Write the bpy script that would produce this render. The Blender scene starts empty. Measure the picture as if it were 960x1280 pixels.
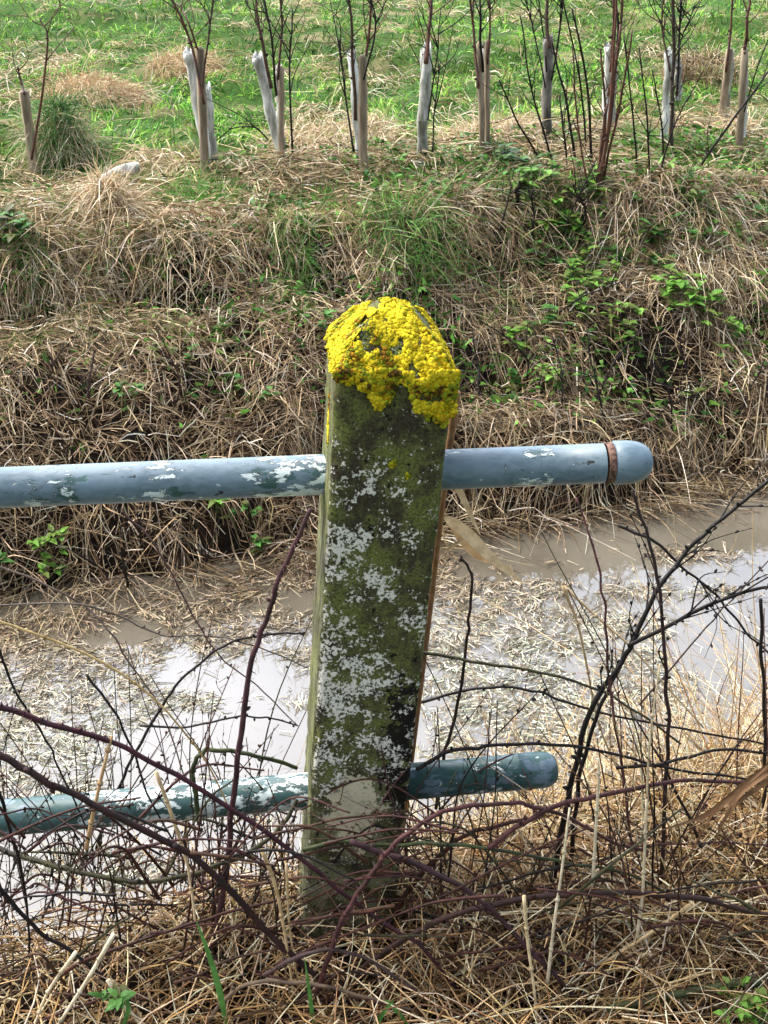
import bpy, math, random
import numpy as np
from mathutils import Vector, Matrix

random.seed(11)
rng = np.random.default_rng(7)
R = math.radians
SC = bpy.context.scene
COL = SC.collection

# ------------------------------------------------------------------ camera
CAM_H, PITCH, FPX = 1.5, R(29.0), 1500.0
cam_d = bpy.data.cameras.new('camera')
cam = bpy.data.objects.new('camera', cam_d)
COL.objects.link(cam)
cam.location = (0, 0, CAM_H)
cam.rotation_euler = (R(90) - PITCH, 0, 0)
cam_d.sensor_fit = 'VERTICAL'
cam_d.sensor_height = 36
cam_d.lens = FPX / 1280 * 36
cam_d.clip_start = 0.05
cam_d.clip_end = 3000
SC.camera = cam

# ------------------------------------------------------------------ world, sun, exposure
world = bpy.data.worlds.new('World')
SC.world = world
world.use_nodes = True
wn = world.node_tree.nodes
wl = world.node_tree.links
wn.clear()
SUN_EL, SUN_AZ = R(54), R(292)        # azimuth clockwise from +Y (ahead, to the left)
sky = wn.new('ShaderNodeTexSky')
sky.sky_type = 'NISHITA'
sky.sun_disc = False
sky.sun_elevation = SUN_EL
sky.sun_rotation = SUN_AZ
sky.dust_density = 4.0
sky.air_density = 1.0
hsv = wn.new('ShaderNodeHueSaturation')
hsv.inputs['Saturation'].default_value = 0.60
tcw = wn.new('ShaderNodeTexCoord')
cl = wn.new('ShaderNodeTexNoise')
cl.inputs['Scale'].default_value = 2.2
cl.inputs['Detail'].default_value = 5
clr = wn.new('ShaderNodeMapRange')
clr.inputs['From Min'].default_value = 0.3
clr.inputs['From Max'].default_value = 0.7
clr.inputs['To Min'].default_value = 1.1
clr.inputs['To Max'].default_value = 1.9
vm = wn.new('ShaderNodeVectorMath'); vm.operation = 'SCALE'
bgn = wn.new('ShaderNodeBackground'); bgn.inputs['Strength'].default_value = 0.15
wo = wn.new('ShaderNodeOutputWorld')
wl.new(sky.outputs[0], hsv.inputs['Color'])
wl.new(tcw.outputs['Generated'], cl.inputs['Vector'])
wl.new(cl.outputs['Fac'], clr.inputs['Value'])
wl.new(hsv.outputs[0], vm.inputs[0])
# extra sky brightness added ahead of the viewer to whiten the water's reflection
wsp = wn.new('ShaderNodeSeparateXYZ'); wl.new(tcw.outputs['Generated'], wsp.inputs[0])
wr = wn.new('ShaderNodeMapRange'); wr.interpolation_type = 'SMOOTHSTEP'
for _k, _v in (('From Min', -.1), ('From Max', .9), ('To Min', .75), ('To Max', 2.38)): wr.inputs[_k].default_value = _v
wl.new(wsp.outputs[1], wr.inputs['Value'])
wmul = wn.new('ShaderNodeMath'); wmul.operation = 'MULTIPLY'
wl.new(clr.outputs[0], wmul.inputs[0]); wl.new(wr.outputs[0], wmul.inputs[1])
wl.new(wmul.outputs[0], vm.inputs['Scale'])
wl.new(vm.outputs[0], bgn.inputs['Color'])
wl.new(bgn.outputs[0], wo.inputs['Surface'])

sun_d = bpy.data.lights.new('sun', 'SUN')
sun_d.energy = 1.2
sun_d.angle = R(18)
sun_d.color = (1.0, 0.975, 0.94)
sun = bpy.data.objects.new('sun', sun_d)
COL.objects.link(sun)
sdir = Vector((math.sin(SUN_AZ) * math.cos(SUN_EL), math.cos(SUN_AZ) * math.cos(SUN_EL), math.sin(SUN_EL)))
sun.rotation_euler = sdir.to_track_quat('Z', 'Y').to_euler()

SC.view_settings.view_transform = 'Standard'
SC.view_settings.look = 'None'
SC.view_settings.gamma = 1
SC.view_settings.use_curve_mapping = False
SC.view_settings.exposure = 1.0

# ------------------------------------------------------------------ helpers: placing
def ray(px, py):
    a, b = (px - 480) / FPX, (640 - py) / FPX
    return np.array([a, math.cos(PITCH) + b * math.sin(PITCH), -math.sin(PITCH) + b * math.cos(PITCH)])

def at(px, py, D):
    """world point seen at (px,py) standing D metres in front of the viewer"""
    d = ray(px, py)
    return np.array([0, 0, CAM_H]) + d * (D / d[1])

def hash2(ix, iy, seed):
    n = (ix.astype(np.int64) * 374761393 + iy.astype(np.int64) * 668265263 + seed * 1442695041) & 0xffffffff
    n = ((n ^ (n >> 13)) * 1274126177) & 0xffffffff
    return ((n ^ (n >> 16)) & 0xffffff) / float(0xffffff)

def vnoise(x, y, s=1.0, seed=0):
    x = np.asarray(x, float) * s; y = np.asarray(y, float) * s
    ix = np.floor(x); iy = np.floor(y)
    fx = x - ix; fy = y - iy
    fx = fx * fx * (3 - 2 * fx); fy = fy * fy * (3 - 2 * fy)
    a = hash2(ix, iy, seed); b = hash2(ix + 1, iy, seed)
    c = hash2(ix, iy + 1, seed); d = hash2(ix + 1, iy + 1, seed)
    return (a * (1 - fx) + b * fx) * (1 - fy) + (c * (1 - fx) + d * fx) * fy

def fbm(x, y, s=1.0, seed=0, o=3):
    r = 0; a = .5; t = 0
    for k in range(o):
        r = r + a * vnoise(x, y, s * 2 ** k, seed + 17 * k); t += a; a *= .5
    return r / t

SLOPE = 0.29
def scoord(x, y):
    return np.asarray(y, float) - SLOPE * np.clip(x, -12, 12)
PS = [-60, 1.0, 1.40, 1.52, 1.68, 1.85, 2.05, 3.0, 3.18, 3.27, 3.45, 3.75, 4.0, 4.14, 4.24, 4.4, 5, 8, 14, 60]
PH = [0.0, .02, 0.0, -.08, -.32, -.55, -.72, -.72, -.5, -.34, -.14, .05, .16, .24, .36, .36, .38, .42, .5, .9]
WATER = -0.40
DENTS = [(-.74, 3.84, .22, .10, .17), (-1.18, 3.70, .20, .09, .15), (-.24, 3.93, .15, .09, .16), (-.48, 3.70, .12, .10, .09), (.36, 3.72, .20, .16, .13), (.95, 3.82, .20, .14, .11), (1.5, 4.0, .25, .12, .12)]
def hollow(x, y):
    q = 0
    for (cx, cy, rx, ry, dp) in DENTS: q = q + dp * np.exp(-((x - cx) / rx) ** 2 - ((y - cy) / ry) ** 2)
    return q
def terrain(x, y):
    x = np.asarray(x, float); y = np.asarray(y, float)
    s = scoord(x, y)
    s2 = s + np.where(s > 2.6, 1, .25) * (fbm(x, y, 1.7, 3, 3) - .5) * .34 * np.clip(1.4 - abs(s - 3.7) * .55, 0, 1) 
    h = np.interp(s2, PS, PH)
    bank = np.clip(1 - abs(s - 3.75) / .7, 0, 1)
    h = h - hollow(x, y) * (1 + (fbm(x, y, 9, 13, 2) - .5))
    h = h + bank * (fbm(x, y, 4.0, 9, 3) - .5) * .20
    field = np.clip((s - 4.1) / .5, 0, 1)
    h = h + field * ((fbm(x, y, 1.3, 21, 2) - .5) * .16 + (fbm(x, y, 5.0, 23, 2) - .5) * .09)
    near = np.clip((1.6 - s) / .3, 0, 1)
    h = h + near * (fbm(x, y, 5, 31, 2) - .5) * .05
    return h

def hit(px, py, lo=1.0, hi=40.0):
    """ground (or water) point seen at (px,py)"""
    d = ray(px, py); t = lo
    while t < hi:
        p = np.array([0, 0, CAM_H]) + d * t
        if p[2] <= max(float(terrain(p[0], p[1])), WATER):
            return p
        t += .01
    return np.array([0, 0, CAM_H]) + d * hi

# ------------------------------------------------------------------ helpers: objects
def link(name, me, mat, parent=None):
    o = bpy.data.objects.new(name, me)
    COL.objects.link(o)
    if mat is not None and not me.materials:
        me.materials.append(mat)
    if parent is not None:
        o.parent = parent
    return o

def tag(o, label=None, cat=None, group=None, kind=None):
    if label: o['label'] = label
    if cat: o['category'] = cat
    if group: o['group'] = group
    if kind: o['kind'] = kind
    return o

def empty(name, loc):
    o = bpy.data.objects.new(name, None)
    o.empty_display_size = .05
    o.location = loc
    COL.objects.link(o)
    return o

class MB:
    """collects pieces of one mesh in world space; build() moves its origin to the first point"""
    def __init__(s):
        s.v = []; s.f = []; s.c = []; s.n = 0
    def add(s, v, f, c=None):
        v = np.asarray(v, float)
        s.v.append(v); s.f += [tuple(i + s.n for i in q) for q in f]
        c = np.array([.5, .5, .5]) if c is None else np.asarray(c, float)
        s.c.append(np.broadcast_to(c, (len(v), 3)) if c.ndim == 1 else c)
        s.n += len(v)
    def tube(s, P, rad, k=6, c=None, cap=True, hollow=0):
        P = np.asarray(P, float); n = len(P)
        rad = np.broadcast_to(np.asarray(rad, float), (n,))
        T = np.gradient(P, axis=0); T /= np.linalg.norm(T, axis=1)[:, None] + 1e-12
        a = np.array([0, 0, 1.]) if abs(T[0][2]) < .9 else np.array([1., 0, 0])
        U = np.cross(T[0], a); U /= np.linalg.norm(U)
        vs = []
        ang = np.arange(k) * 2 * math.pi / k
        for i in range(n):
            U = U - T[i] * U.dot(T[i]); U /= np.linalg.norm(U) + 1e-12
            V = np.cross(T[i], U)
            vs.append(P[i] + rad[i] * (np.cos(ang)[:, None] * U + np.sin(ang)[:, None] * V))
        v = np.concatenate(vs)
        f = [(i * k + j, i * k + (j + 1) % k, (i + 1) * k + (j + 1) % k, (i + 1) * k + j) for i in range(n - 1) for j in range(k)]
        if cap:
            f.append(tuple(range(k))[::-1]); f.append(tuple((n - 1) * k + j for j in range(k)))
        s.add(v, f, c)
    def leaf(s, base, d, up, L, W, c, fold=.25, bend=.3, m=5, serr=0.0):
        d = np.asarray(d, float); d = d / np.linalg.norm(d)
        side = np.cross(d, up); side /= np.linalg.norm(side) + 1e-9
        nrm = np.cross(side, d)
        v = []; f = []
        for i in range(m + 1):
            t = i / m
            w = W * .5 * math.sin(math.pi * min(1, t ** .75 * .97 + .03)) * (1 + (serr if i % 2 else -serr))
            c0 = base + d * L * t - nrm * bend * L * t * t
            v += [c0 - side * w + nrm * fold * w, c0, c0 + side * w + nrm * fold * w]
        for i in range(m):
            a = i * 3
            f += [(a, a + 1, a + 4, a + 3), (a + 1, a + 2, a + 5, a + 4)]
        s.add(v, f, c)
    def build(s, name, mat, parent=None, smooth=True, origin=None):
        V = np.concatenate(s.v); C = np.concatenate(s.c)
        o0 = V[0].copy() if origin is None else np.asarray(origin, float)
        if parent is not None: o0 = np.array(parent.matrix_world.translation if parent.parent else parent.location)
        me = bpy.data.meshes.new(name)
        me.from_pydata((V - o0).tolist(), [], s.f)
        ca = me.attributes.new('col', 'FLOAT_COLOR', 'POINT')
        ca.data.foreach_set('color', np.concatenate([C, np.ones((len(C), 1))], 1).astype(np.float32).ravel())
        if smooth: me.polygons.foreach_set('use_smooth', [True] * len(me.polygons))
        me.update()
        o = link(name, me, mat, parent)
        if parent is None: o.location = o0
        return o

def fast_mesh(name, V, F, C, mat, smooth=True):
    """V (n,3), F (m,4), C (n,3)"""
    me = bpy.data.meshes.new(name)
    me.vertices.add(len(V)); me.vertices.foreach_set('co', V.astype(np.float32).ravel())
    m, q = F.shape
    me.loops.add(m * q); me.loops.foreach_set('vertex_index', F.astype(np.int32).ravel())
    me.polygons.add(m); me.polygons.foreach_set('loop_start', np.arange(m, dtype=np.int32) * q)
    me.polygons.foreach_set('use_smooth', np.full(m, smooth))
    me.update(calc_edges=True)
    ca = me.attributes.new('col', 'FLOAT_COLOR', 'POINT')
    ca.data.foreach_set('color', np.concatenate([C, np.ones((len(C), 1))], 1).astype(np.float32).ravel())
    return link(name, me, mat)

def unit(v): return v / (np.linalg.norm(v, axis=-1, keepdims=True) + 1e-12)

class Blades:
    """many straws or grass blades in one mesh"""
    def __init__(s): s.V = []; s.F = []; s.C = []; s.n = 0
    def add(s, base, d, L, W, col, droop=0.3, curl=0.2, seg=4, sides=2, hug=False, lift=None, arch=None, taper=.8, kink=0.0, floor=None):
        N = len(base); t = np.linspace(0, 1, seg + 1)[None, :, None]
        d = unit(d)
        L = np.broadcast_to(L, (N,)); W = np.broadcast_to(W, (N,)); droop = np.broadcast_to(droop, (N,))
        rv = unit(rng.normal(size=(N, 3)))
        side = unit(np.cross(d, rv)); side2 = np.cross(d, side)
        curlv = side2 * (rng.normal(size=(N, 1)) * curl)
        P = base[:, None, :] + L[:, None, None] * (t * d[:, None, :] + t * t * curlv[:, None, :])
        if kink:
            kp = rng.uniform(.25, .8, (N, 1, 1)); kd = rng.normal(size=(N, 1, 3)) * kink
            P = P + L[:, None, None] * np.maximum(t - kp, 0) * kd
        if hug:
            z = terrain(P[..., 0], P[..., 1])
            P[..., 2] = np.maximum(z, WATER) + lift[:, None] + (arch * L)[:, None] * np.sin(math.pi * t[..., 0] * .95) + (rng.normal(size=N) * .06 * L)[:, None] * (t[..., 0] - .5)
        else:
            P[..., 2] -= droop[:, None] * L[:, None] * t[..., 0] ** 2
            if floor is not None:
                P[..., 2] = np.maximum(P[..., 2], np.maximum(terrain(P[..., 0], P[..., 1]), WATER) + floor)
        w = (W[:, None] * .5) * (1 - taper * t[0, :, 0][None] ** 1.6)
        if sides == 2: offs = [-side, side]
        else: offs = [side, -.5 * side + .87 * side2, -.5 * side - .87 * side2]
        rows = np.stack([P + w[..., None] * o[:, None, :] for o in offs], 2)      # N,S,k,3
        k = len(offs); S = seg + 1
        V = rows.reshape(-1, 3)
        b = (np.arange(N)[:, None, None] * S * k + np.arange(seg)[None, :, None] * k)
        js = np.arange(1 if k == 2 else k)[None, None, :]
        j2 = (js + 1) % k
        F = np.stack([b + js, b + j2, b + k + j2, b + k + js], -1).reshape(-1, 4) + s.n
        C = np.repeat(col, S * k, 0)
        # a little change of tone along each blade
        tt = np.tile(np.repeat(t[0, :, 0], k), N)[:, None]
        C = C * (1 + (rng.normal(size=(N, 1)) * .22).repeat(S * k, 0) * (tt - .5))
        s.V.append(V); s.F.append(F); s.C.append(np.clip(C, .004, 1)); s.n += len(V)
    def build(s, name, mat):
        return fast_mesh(name, np.concatenate(s.V), np.concatenate(s.F), np.concatenate(s.C), mat)

def pick(pal, N, jit=.15, w=None):
    pal = np.array(pal); i = rng.choice(len(pal), N, p=w)
    return np.clip(pal[i] * (1 + rng.normal(size=(N, 1)) * jit) * (1 + rng.normal(size=(N, 3)) * .04), .004, .95)

STRAW = [(.57, .44, .26), (.35, .25, .135), (.18, .12, .063), (.70, .58, .40), (.070, .046, .027), (.47, .35, .22), (.82, .74, .58)]
GREEN = [(.09, .26, .03), (.19, .43, .05), (.30, .52, .08), (.035, .11, .02), (.30, .50, .10), (.07, .22, .05)]

# ------------------------------------------------------------------ materials
def mat_new(name):
    m = bpy.data.materials.new(name); m.use_nodes = True
    nt = m.node_tree
    return m, nt, nt.nodes['Principled BSDF']
def N_(nt, t, **kw):
    n = nt.nodes.new(t)
    for k, v in kw.items():
        if k in n.inputs: n.inputs[k].default_value = v
        else: setattr(n, k, v)
    return n
def noise(nt, vec, scale, detail=4, rough=.55, dist=0.0):
    n = N_(nt, 'ShaderNodeTexNoise', Scale=scale, Detail=detail, Roughness=rough, Distortion=dist)
    if vec is not None: nt.links.new(vec, n.inputs['Vector'])
    return n.outputs['Fac']
def ramp(nt, val, a, b, lo=0.0, hi=1.0):
    n = N_(nt, 'ShaderNodeMapRange')
    n.interpolation_type = 'SMOOTHSTEP'
    for k, v in (('From Min', a), ('From Max', b), ('To Min', lo), ('To Max', hi)): n.inputs[k].default_value = v
    nt.links.new(val, n.inputs['Value']); return n.outputs[0]
def mth(nt, op, a, b=None, c=None):
    n = N_(nt, 'ShaderNodeMath', operation=op)
    for i, x in enumerate((a, b, c)):
        if x is None: continue
        if isinstance(x, (int, float)): n.inputs[i].default_value = x
        else: nt.links.new(x, n.inputs[i])
    return n.outputs[0]
def mix(nt, f, a, b, mode='MIX'):
    n = N_(nt, 'ShaderNodeMix', data_type='RGBA', blend_type=mode)
    for i, x in ((0, f), (6, a), (7, b)):
        if isinstance(x, (int, float)): n.inputs[i].default_value = x
        elif isinstance(x, tuple): n.inputs[i].default_value = (*x, 1)
        else: nt.links.new(x, n.inputs[i])
    return n.outputs[2]
def bump(nt, bs, val, st=.5, dist=.002):
    n = N_(nt, 'ShaderNodeBump', Strength=st, Distance=dist)
    nt.links.new(val, n.inputs['Height']); nt.links.new(n.outputs[0], bs.inputs['Normal'])
def objco(nt): return nt.nodes.new('ShaderNodeTexCoord').outputs['Object']

def m_blade(name, rough=.7, trans=.15, nscale=60, spec=.15):
    m, nt, bs = mat_new(name)
    a = N_(nt, 'ShaderNodeAttribute', attribute_name='col')
    n = noise(nt, objco(nt), nscale, 3)
    c = mix(nt, 1.0, a.outputs['Color'], mix(nt, ramp(nt, n, .3, .7), (.72, .68, .62), (1.12, 1.12, 1.12)), 'MULTIPLY')
    nt.links.new(c, bs.inputs['Base Color'])
    bs.inputs['Roughness'].default_value = rough
    bs.inputs['Specular IOR Level'].default_value = spec
    if trans:
        tr = N_(nt, 'ShaderNodeBsdfTranslucent'); ms = N_(nt, 'ShaderNodeMixShader', Fac=trans)
        nt.links.new(c, tr.inputs['Color'])
        nt.links.new(bs.outputs[0], ms.inputs[1]); nt.links.new(tr.outputs[0], ms.inputs[2])
        nt.links.new(ms.outputs[0], nt.nodes['Material Output'].inputs['Surface'])
    return m
M_STRAW = m_blade('dry_straw')
M_GRASS = m_blade('green_blade', .6, .3)
M_LEAF = m_blade('weed_leaf', .45, .2, 90)
M_CRUST = m_blade('lichen_crust', .9, 0, 500, .1)
M_LITTER = m_blade('reed_litter', .55, 0, 150, .35)

def m_cane():
    m, nt, bs = mat_new('bark')
    a = N_(nt, 'ShaderNodeAttribute', attribute_name='col')
    oc = objco(nt)
    n = noise(nt, oc, 45, 4, .6); n2 = noise(nt, oc, 260, 3)
    c = mix(nt, ramp(nt, n, .42, .62), a.outputs['Color'], mix(nt, .55, a.outputs['Color'], (.012, .010, .009)))
    c = mix(nt, ramp(nt, n2, .64, .74, 0, .18), c, (.20, .17, .15))
    nt.links.new(c, bs.inputs['Base Color'])
    bs.inputs['Roughness'].default_value = .6
    bs.inputs['Specular IOR Level'].default_value = .22
    bump(nt, bs, n2, .5, .0006)
    return m
M_CANE = m_cane()

def m_ground():
    m, nt, bs = mat_new('soil')
    oc = objco(nt)
    n = noise(nt, oc, 3.0, 6); n2 = noise(nt, oc, 40, 5); n3 = noise(nt, oc, 220, 3)
    soil = mix(nt, n2, (.005, .0035, .0025), (.024, .016, .010))
    grn = mix(nt, n2, (.020, .050, .008), (.07, .15, .022))
    grn = mix(nt, ramp(nt, n, .5, .66, 0, .8), grn, (.24, .20, .10))
    g = N_(nt, 'ShaderNodeAttribute', attribute_name='col')
    sep = N_(nt, 'ShaderNodeSeparateColor'); nt.links.new(g.outputs['Color'], sep.inputs[0])
    c = mix(nt, sep.outputs[0], soil, grn)
    nt.links.new(c, bs.inputs['Base Color']); bs.inputs['Roughness'].default_value = .95
    bs.inputs['Specular IOR Level'].default_value = .15
    bump(nt, bs, mth(nt, 'ADD', n2, mth(nt, 'MULTIPLY', n3, .4)), .9, .02)
    return m
def m_water():
    m, nt, bs = mat_new('muddy_water')
    oc = objco(nt)
    n = noise(nt, oc, 1.6, 5)
    nt.links.new(mix(nt, ramp(nt, n, .3, .7), (.105, .092, .066), (.155, .138, .105)), bs.inputs['Base Color'])
    bs.inputs['Roughness'].default_value = .015
    bs.inputs['IOR'].default_value = 1.82
    n2 = noise(nt, oc, 7, 3)
    bump(nt, bs, n2, .18, .006)
    return m
def m_concrete():
    m, nt, bs = mat_new('weathered_concrete')
    oc = objco(nt)
    sp = N_(nt, 'ShaderNodeSeparateXYZ'); nt.links.new(oc, sp.inputs[0])
    X, Y, Z = sp.outputs
    # vertical streaks come from a squeezed copy of the coordinates
    mp = N_(nt, 'ShaderNodeMapping'); mp.inputs['Scale'].default_value = (1, 1, .22); nt.links.new(oc, mp.inputs[0])
    a = noise(nt, oc, 15, 8, .72); b = noise(nt, mp.outputs[0], 55, 5, .6); s = noise(nt, oc, 260, 5, .8)
    base = mix(nt, ramp(nt, a, .40, .60), (.052, .042, .026), (.155, .172, .045))
    base = mix(nt, ramp(nt, b, .50, .70, 0, .6), base, (.19, .20, .05))
    base = mix(nt, ramp(nt, s, .47, .58, 0, .75), base, (.020, .016, .010))
    # pale worn skin on the narrow left side
    lf = mth(nt, 'MULTIPLY', ramp(nt, X, -.066, -.071), ramp(nt, b, .42, .66, .0, .8))
    base = mix(nt, lf, base, (.15, .165, .075))
    # lower part: paler grey-green
    low = mth(nt, 'MULTIPLY', ramp(nt, Z, .40, .18), ramp(nt, a, .42, .60, 0, .75))
    base = mix(nt, low, base, (.23, .235, .15))
    # black pits towards the right edge
    pit = noise(nt, oc, 48, 6, .7)
    pr = mth(nt, 'MULTIPLY', ramp(nt, X, .012, .045), mth(nt, 'MULTIPLY', ramp(nt, Z, .58, .46), ramp(nt, Z, .24, .30)))
    pm = ramp(nt, mth(nt, 'ADD', pit, mth(nt, 'MULTIPLY', pr, .20)), .625, .65)
    base = mix(nt, pm, base, (.010, .009, .006))
    # white crusty lichen: speckles whose density follows patches
    wn_ = mth(nt, 'ADD', mth(nt, 'MULTIPLY', noise(nt, oc, 62, 8, .74), .55), mth(nt, 'MULTIPLY', noise(nt, oc, 230, 4, .65), .45)); wc = noise(nt, oc, 19, 5, .65)
    dens = mth(nt, 'ADD', mth(nt, 'MULTIPLY', ramp(nt, wc, .40, .62), .085), mth(nt, 'MULTIPLY', ramp(nt, X, .05, -.03), .035))
    dens = mth(nt, 'MULTIPLY', dens, mth(nt, 'MULTIPLY', ramp(nt, Z, .93, .80), ramp(nt, Z, .24, .34, .45, 1)))
    wm = mth(nt, 'MULTIPLY', ramp(nt, mth(nt, 'ADD', wn_, dens), .598, .608), ramp(nt, X, -.0705, -.067, .06, 1))
    base = mix(nt, wm, base, mix(nt, s, (.52, .50, .42), (.93, .89, .78)))
    # cream worn patch
    dx = mth(nt, 'DIVIDE', mth(nt, 'ADD', X, .008), .052); dz = mth(nt, 'DIVIDE', mth(nt, 'SUBTRACT', Z, .275), .095)
    rr = mth(nt, 'SQRT', mth(nt, 'ADD', mth(nt, 'MULTIPLY', dx, dx), mth(nt, 'MULTIPLY', dz, dz)))
    rr = mth(nt, 'ADD', rr, mth(nt, 'MULTIPLY', mth(nt, 'SUBTRACT', noise(nt, oc, 60, 6, .7), .5), 2.6))
    base = mix(nt, ramp(nt, rr, .72, .62), base, mix(nt, s, (.50, .44, .26), (.82, .76, .56)))
    nt.links.new(base, bs.inputs['Base Color']); bs.inputs['Roughness'].default_value = .9
    bs.inputs['Specular IOR Level'].default_value = .2
    h = mth(nt, 'ADD', mth(nt, 'MULTIPLY', a, .8), mth(nt, 'ADD', mth(nt, 'MULTIPLY', s, .5), mth(nt, 'SUBTRACT', mth(nt, 'MULTIPLY', wm, .35), mth(nt, 'MULTIPLY', pm, 1.0))))
    bump(nt, bs, h, .9, .003)
    return m
def m_paint(name, centres, whole=0.0, green=0.0):
    """grey-blue painted pipe, flaking to white primer and old dark green paint; centres = (x, halfwidth, amount)"""
    m, nt, bs = mat_new(name)
    oc = objco(nt)
    sp = N_(nt, 'ShaderNodeSeparateXYZ'); nt.links.new(oc, sp.inputs[0])
    X, Y, Z = sp.outputs
    mp = N_(nt, 'ShaderNodeMapping'); mp.inputs['Scale'].default_value = (.45, 1, 1); nt.links.new(oc, mp.inputs[0])
    v = mp.outputs[0]
    n = noise(nt, v, 60, 8, .74, .2); g = noise(nt, v, 34, 6, .65); g2 = noise(nt, v, 150, 4, .6); st = noise(nt, oc, 14, 3)
    base = mix(nt, ramp(nt, g2, .3, .7), (.080, .130, .160), (.135, .195, .235))
    base = mix(nt, ramp(nt, st, .4, .7, 0, .5), base, (.16, .235, .285))
    reg = None
    for (cx, hw, am) in centres:
        d = mth(nt, 'MULTIPLY', ramp(nt, mth(nt, 'ABSOLUTE', mth(nt, 'SUBTRACT', X, cx)), hw, hw * .55), am)
        reg = d if reg is None else mth(nt, 'MAXIMUM', reg, d)
    reg = mth(nt, 'ADD', reg, whole)
    gm = ramp(nt, mth(nt, 'ADD', g, mth(nt, 'ADD', mth(nt, 'MULTIPLY', reg, .75), green)), .63, .67)
    lowz = ramp(nt, Z, .004, -.016)
    gm = mth(nt, 'MULTIPLY', gm, mth(nt, 'MAXIMUM', lowz, .75))
    base = mix(nt, gm, base, mix(nt, g2, (.004, .030, .024), (.012, .090, .060)))
    dk = ramp(nt, noise(nt, v, 75, 5, .6), .66, .68)
    base = mix(nt, dk, base, (.012, .016, .016))
    n = mth(nt, 'ADD', n, mth(nt, 'MULTIPLY', lowz, .035))
    wmk = ramp(nt, mth(nt, 'ADD', n, reg), .635, .65)
    rim = ramp(nt, mth(nt, 'ADD', n, reg), .605, .63)
    base = mix(nt, mth(nt, 'MULTIPLY', rim, ramp(nt, g, .42, .50)), base, (.010, .020, .018))
    base = mix(nt, wmk, base, mix(nt, g2, (.48, .58, .56), (.74, .82, .80)))
    nt.links.new(base, bs.inputs['Base Color'])
    nt.links.new(ramp(nt, g2, .3, .7, .34, .52), bs.inputs['Roughness'])
    bump(nt, bs, mth(nt, 'ADD', mth(nt, 'MULTIPLY', wmk, -.5), mth(nt, 'ADD', mth(nt, 'MULTIPLY', gm, -.3), mth(nt, 'MULTIPLY', g2, .25))), .7, .0012)
    return m
def m_two(name, c1, c2, scale, rough=.7, bumpd=.002, sc=(1, 1, 1), trans=0, lo=.35, hi=.65):
    m, nt, bs = mat_new(name)
    oc = objco(nt)
    mp = N_(nt, 'ShaderNodeMapping'); mp.inputs['Scale'].default_value = sc; nt.links.new(oc, mp.inputs[0])
    n = noise(nt, mp.outputs[0], scale, 6, .65)
    c = mix(nt, ramp(nt, n, lo, hi), c1, c2)
    nt.links.new(c, bs.inputs['Base Color']); bs.inputs['Roughness'].default_value = rough
    bump(nt, bs, n, .6, bumpd)
    if trans:
        tr = N_(nt, 'ShaderNodeBsdfTranslucent'); ms = N_(nt, 'ShaderNodeMixShader', Fac=trans)
        nt.links.new(c, tr.inputs['Color'])
        nt.links.new(bs.outputs[0], ms.inputs[1]); nt.links.new(tr.outputs[0], ms.inputs[2])
        nt.links.new(ms.outputs[0], nt.nodes['Material Output'].inputs['Surface'])
    return m

# ================================================================== SETTING: ground and water
def grow(a, b, step, far, k=1.18):
    mid = list(np.arange(a, b, step)); out = mid[:]
    s = step; x = mid[-1]
    while x < far: s *= k; x += s; out.append(x)
    s = step; x = a; pre = []
    while x > -far: s *= k; x -= s; pre.append(x)
    return np.array(pre[::-1] + out)
gx = grow(-2.6, 3.2, .03, 500); gy = grow(.8, 7.0, .025, 500, 1.12)
GX, GY = np.meshgrid(gx, gy)
GZ = terrain(GX, GY)
V = np.stack([GX.ravel(), GY.ravel(), GZ.ravel()], 1)
nx, ny = len(gx), len(gy)
ii = (np.arange(ny - 1)[:, None] * nx + np.arange(nx - 1)[None]).ravel()
F = np.stack([ii, ii + 1, ii + nx + 1, ii + nx], 1)
S_ = scoord(GX, GY).ravel()
gmask = np.clip((S_ - 4.15) / .5, 0, 1) + np.clip((.2 - S_) / .6, 0, 1)
ground = fast_mesh('ground', V, F, np.repeat(gmask[:, None], 3, 1), m_ground())
tag(ground, kind='structure')

wv = []
for x in (-400, -12, -6, 0, 6, 12, 400):
    xc = max(-12, min(12, x))
    for s in (1.45, 3.75): wv.append((x, s + SLOPE * xc, WATER))
me = bpy.data.meshes.new('water')
me.from_pydata(wv, [], [(2 * i, 2 * i + 2, 2 * i + 3, 2 * i + 1) for i in range(6)])
water = link('water', me, m_water()); tag(water, kind='structure')

# ================================================================== THE FENCE: post and two pipe rails
PW, PD, EDGE = .142, .146, .965         # post width, depth, height of the eaves
yaw = R(5.8)
T = at(495, 466, 1.309); B = at(437, 1150, 1.309)
ax = (T - B) / np.linalg.norm(T - B)
U = np.array([math.cos(yaw), math.sin(yaw), 0]); U -= ax * U.dot(ax); U /= np.linalg.norm(U)
Wd = np.cross(ax, U)                                        # away from the viewer
Lz = B - ax * (B[2] / ax[2]) + Wd * (PD / 2)                # base centre at z=0
EDGE = float(np.linalg.norm(T + Wd * PD / 2 - Lz))
PM = Matrix(((U[0], Wd[0], ax[0], Lz[0]), (U[1], Wd[1], ax[1], Lz[1]), (U[2], Wd[2], ax[2], Lz[2]), (0, 0, 0, 1)))
fence = empty('fence', tuple(Lz))
fence.rotation_euler = PM.to_euler()
tag(fence, 'green stained concrete post topped with yellow lichen, two blue grey pipe rails running through it', 'fence')

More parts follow.
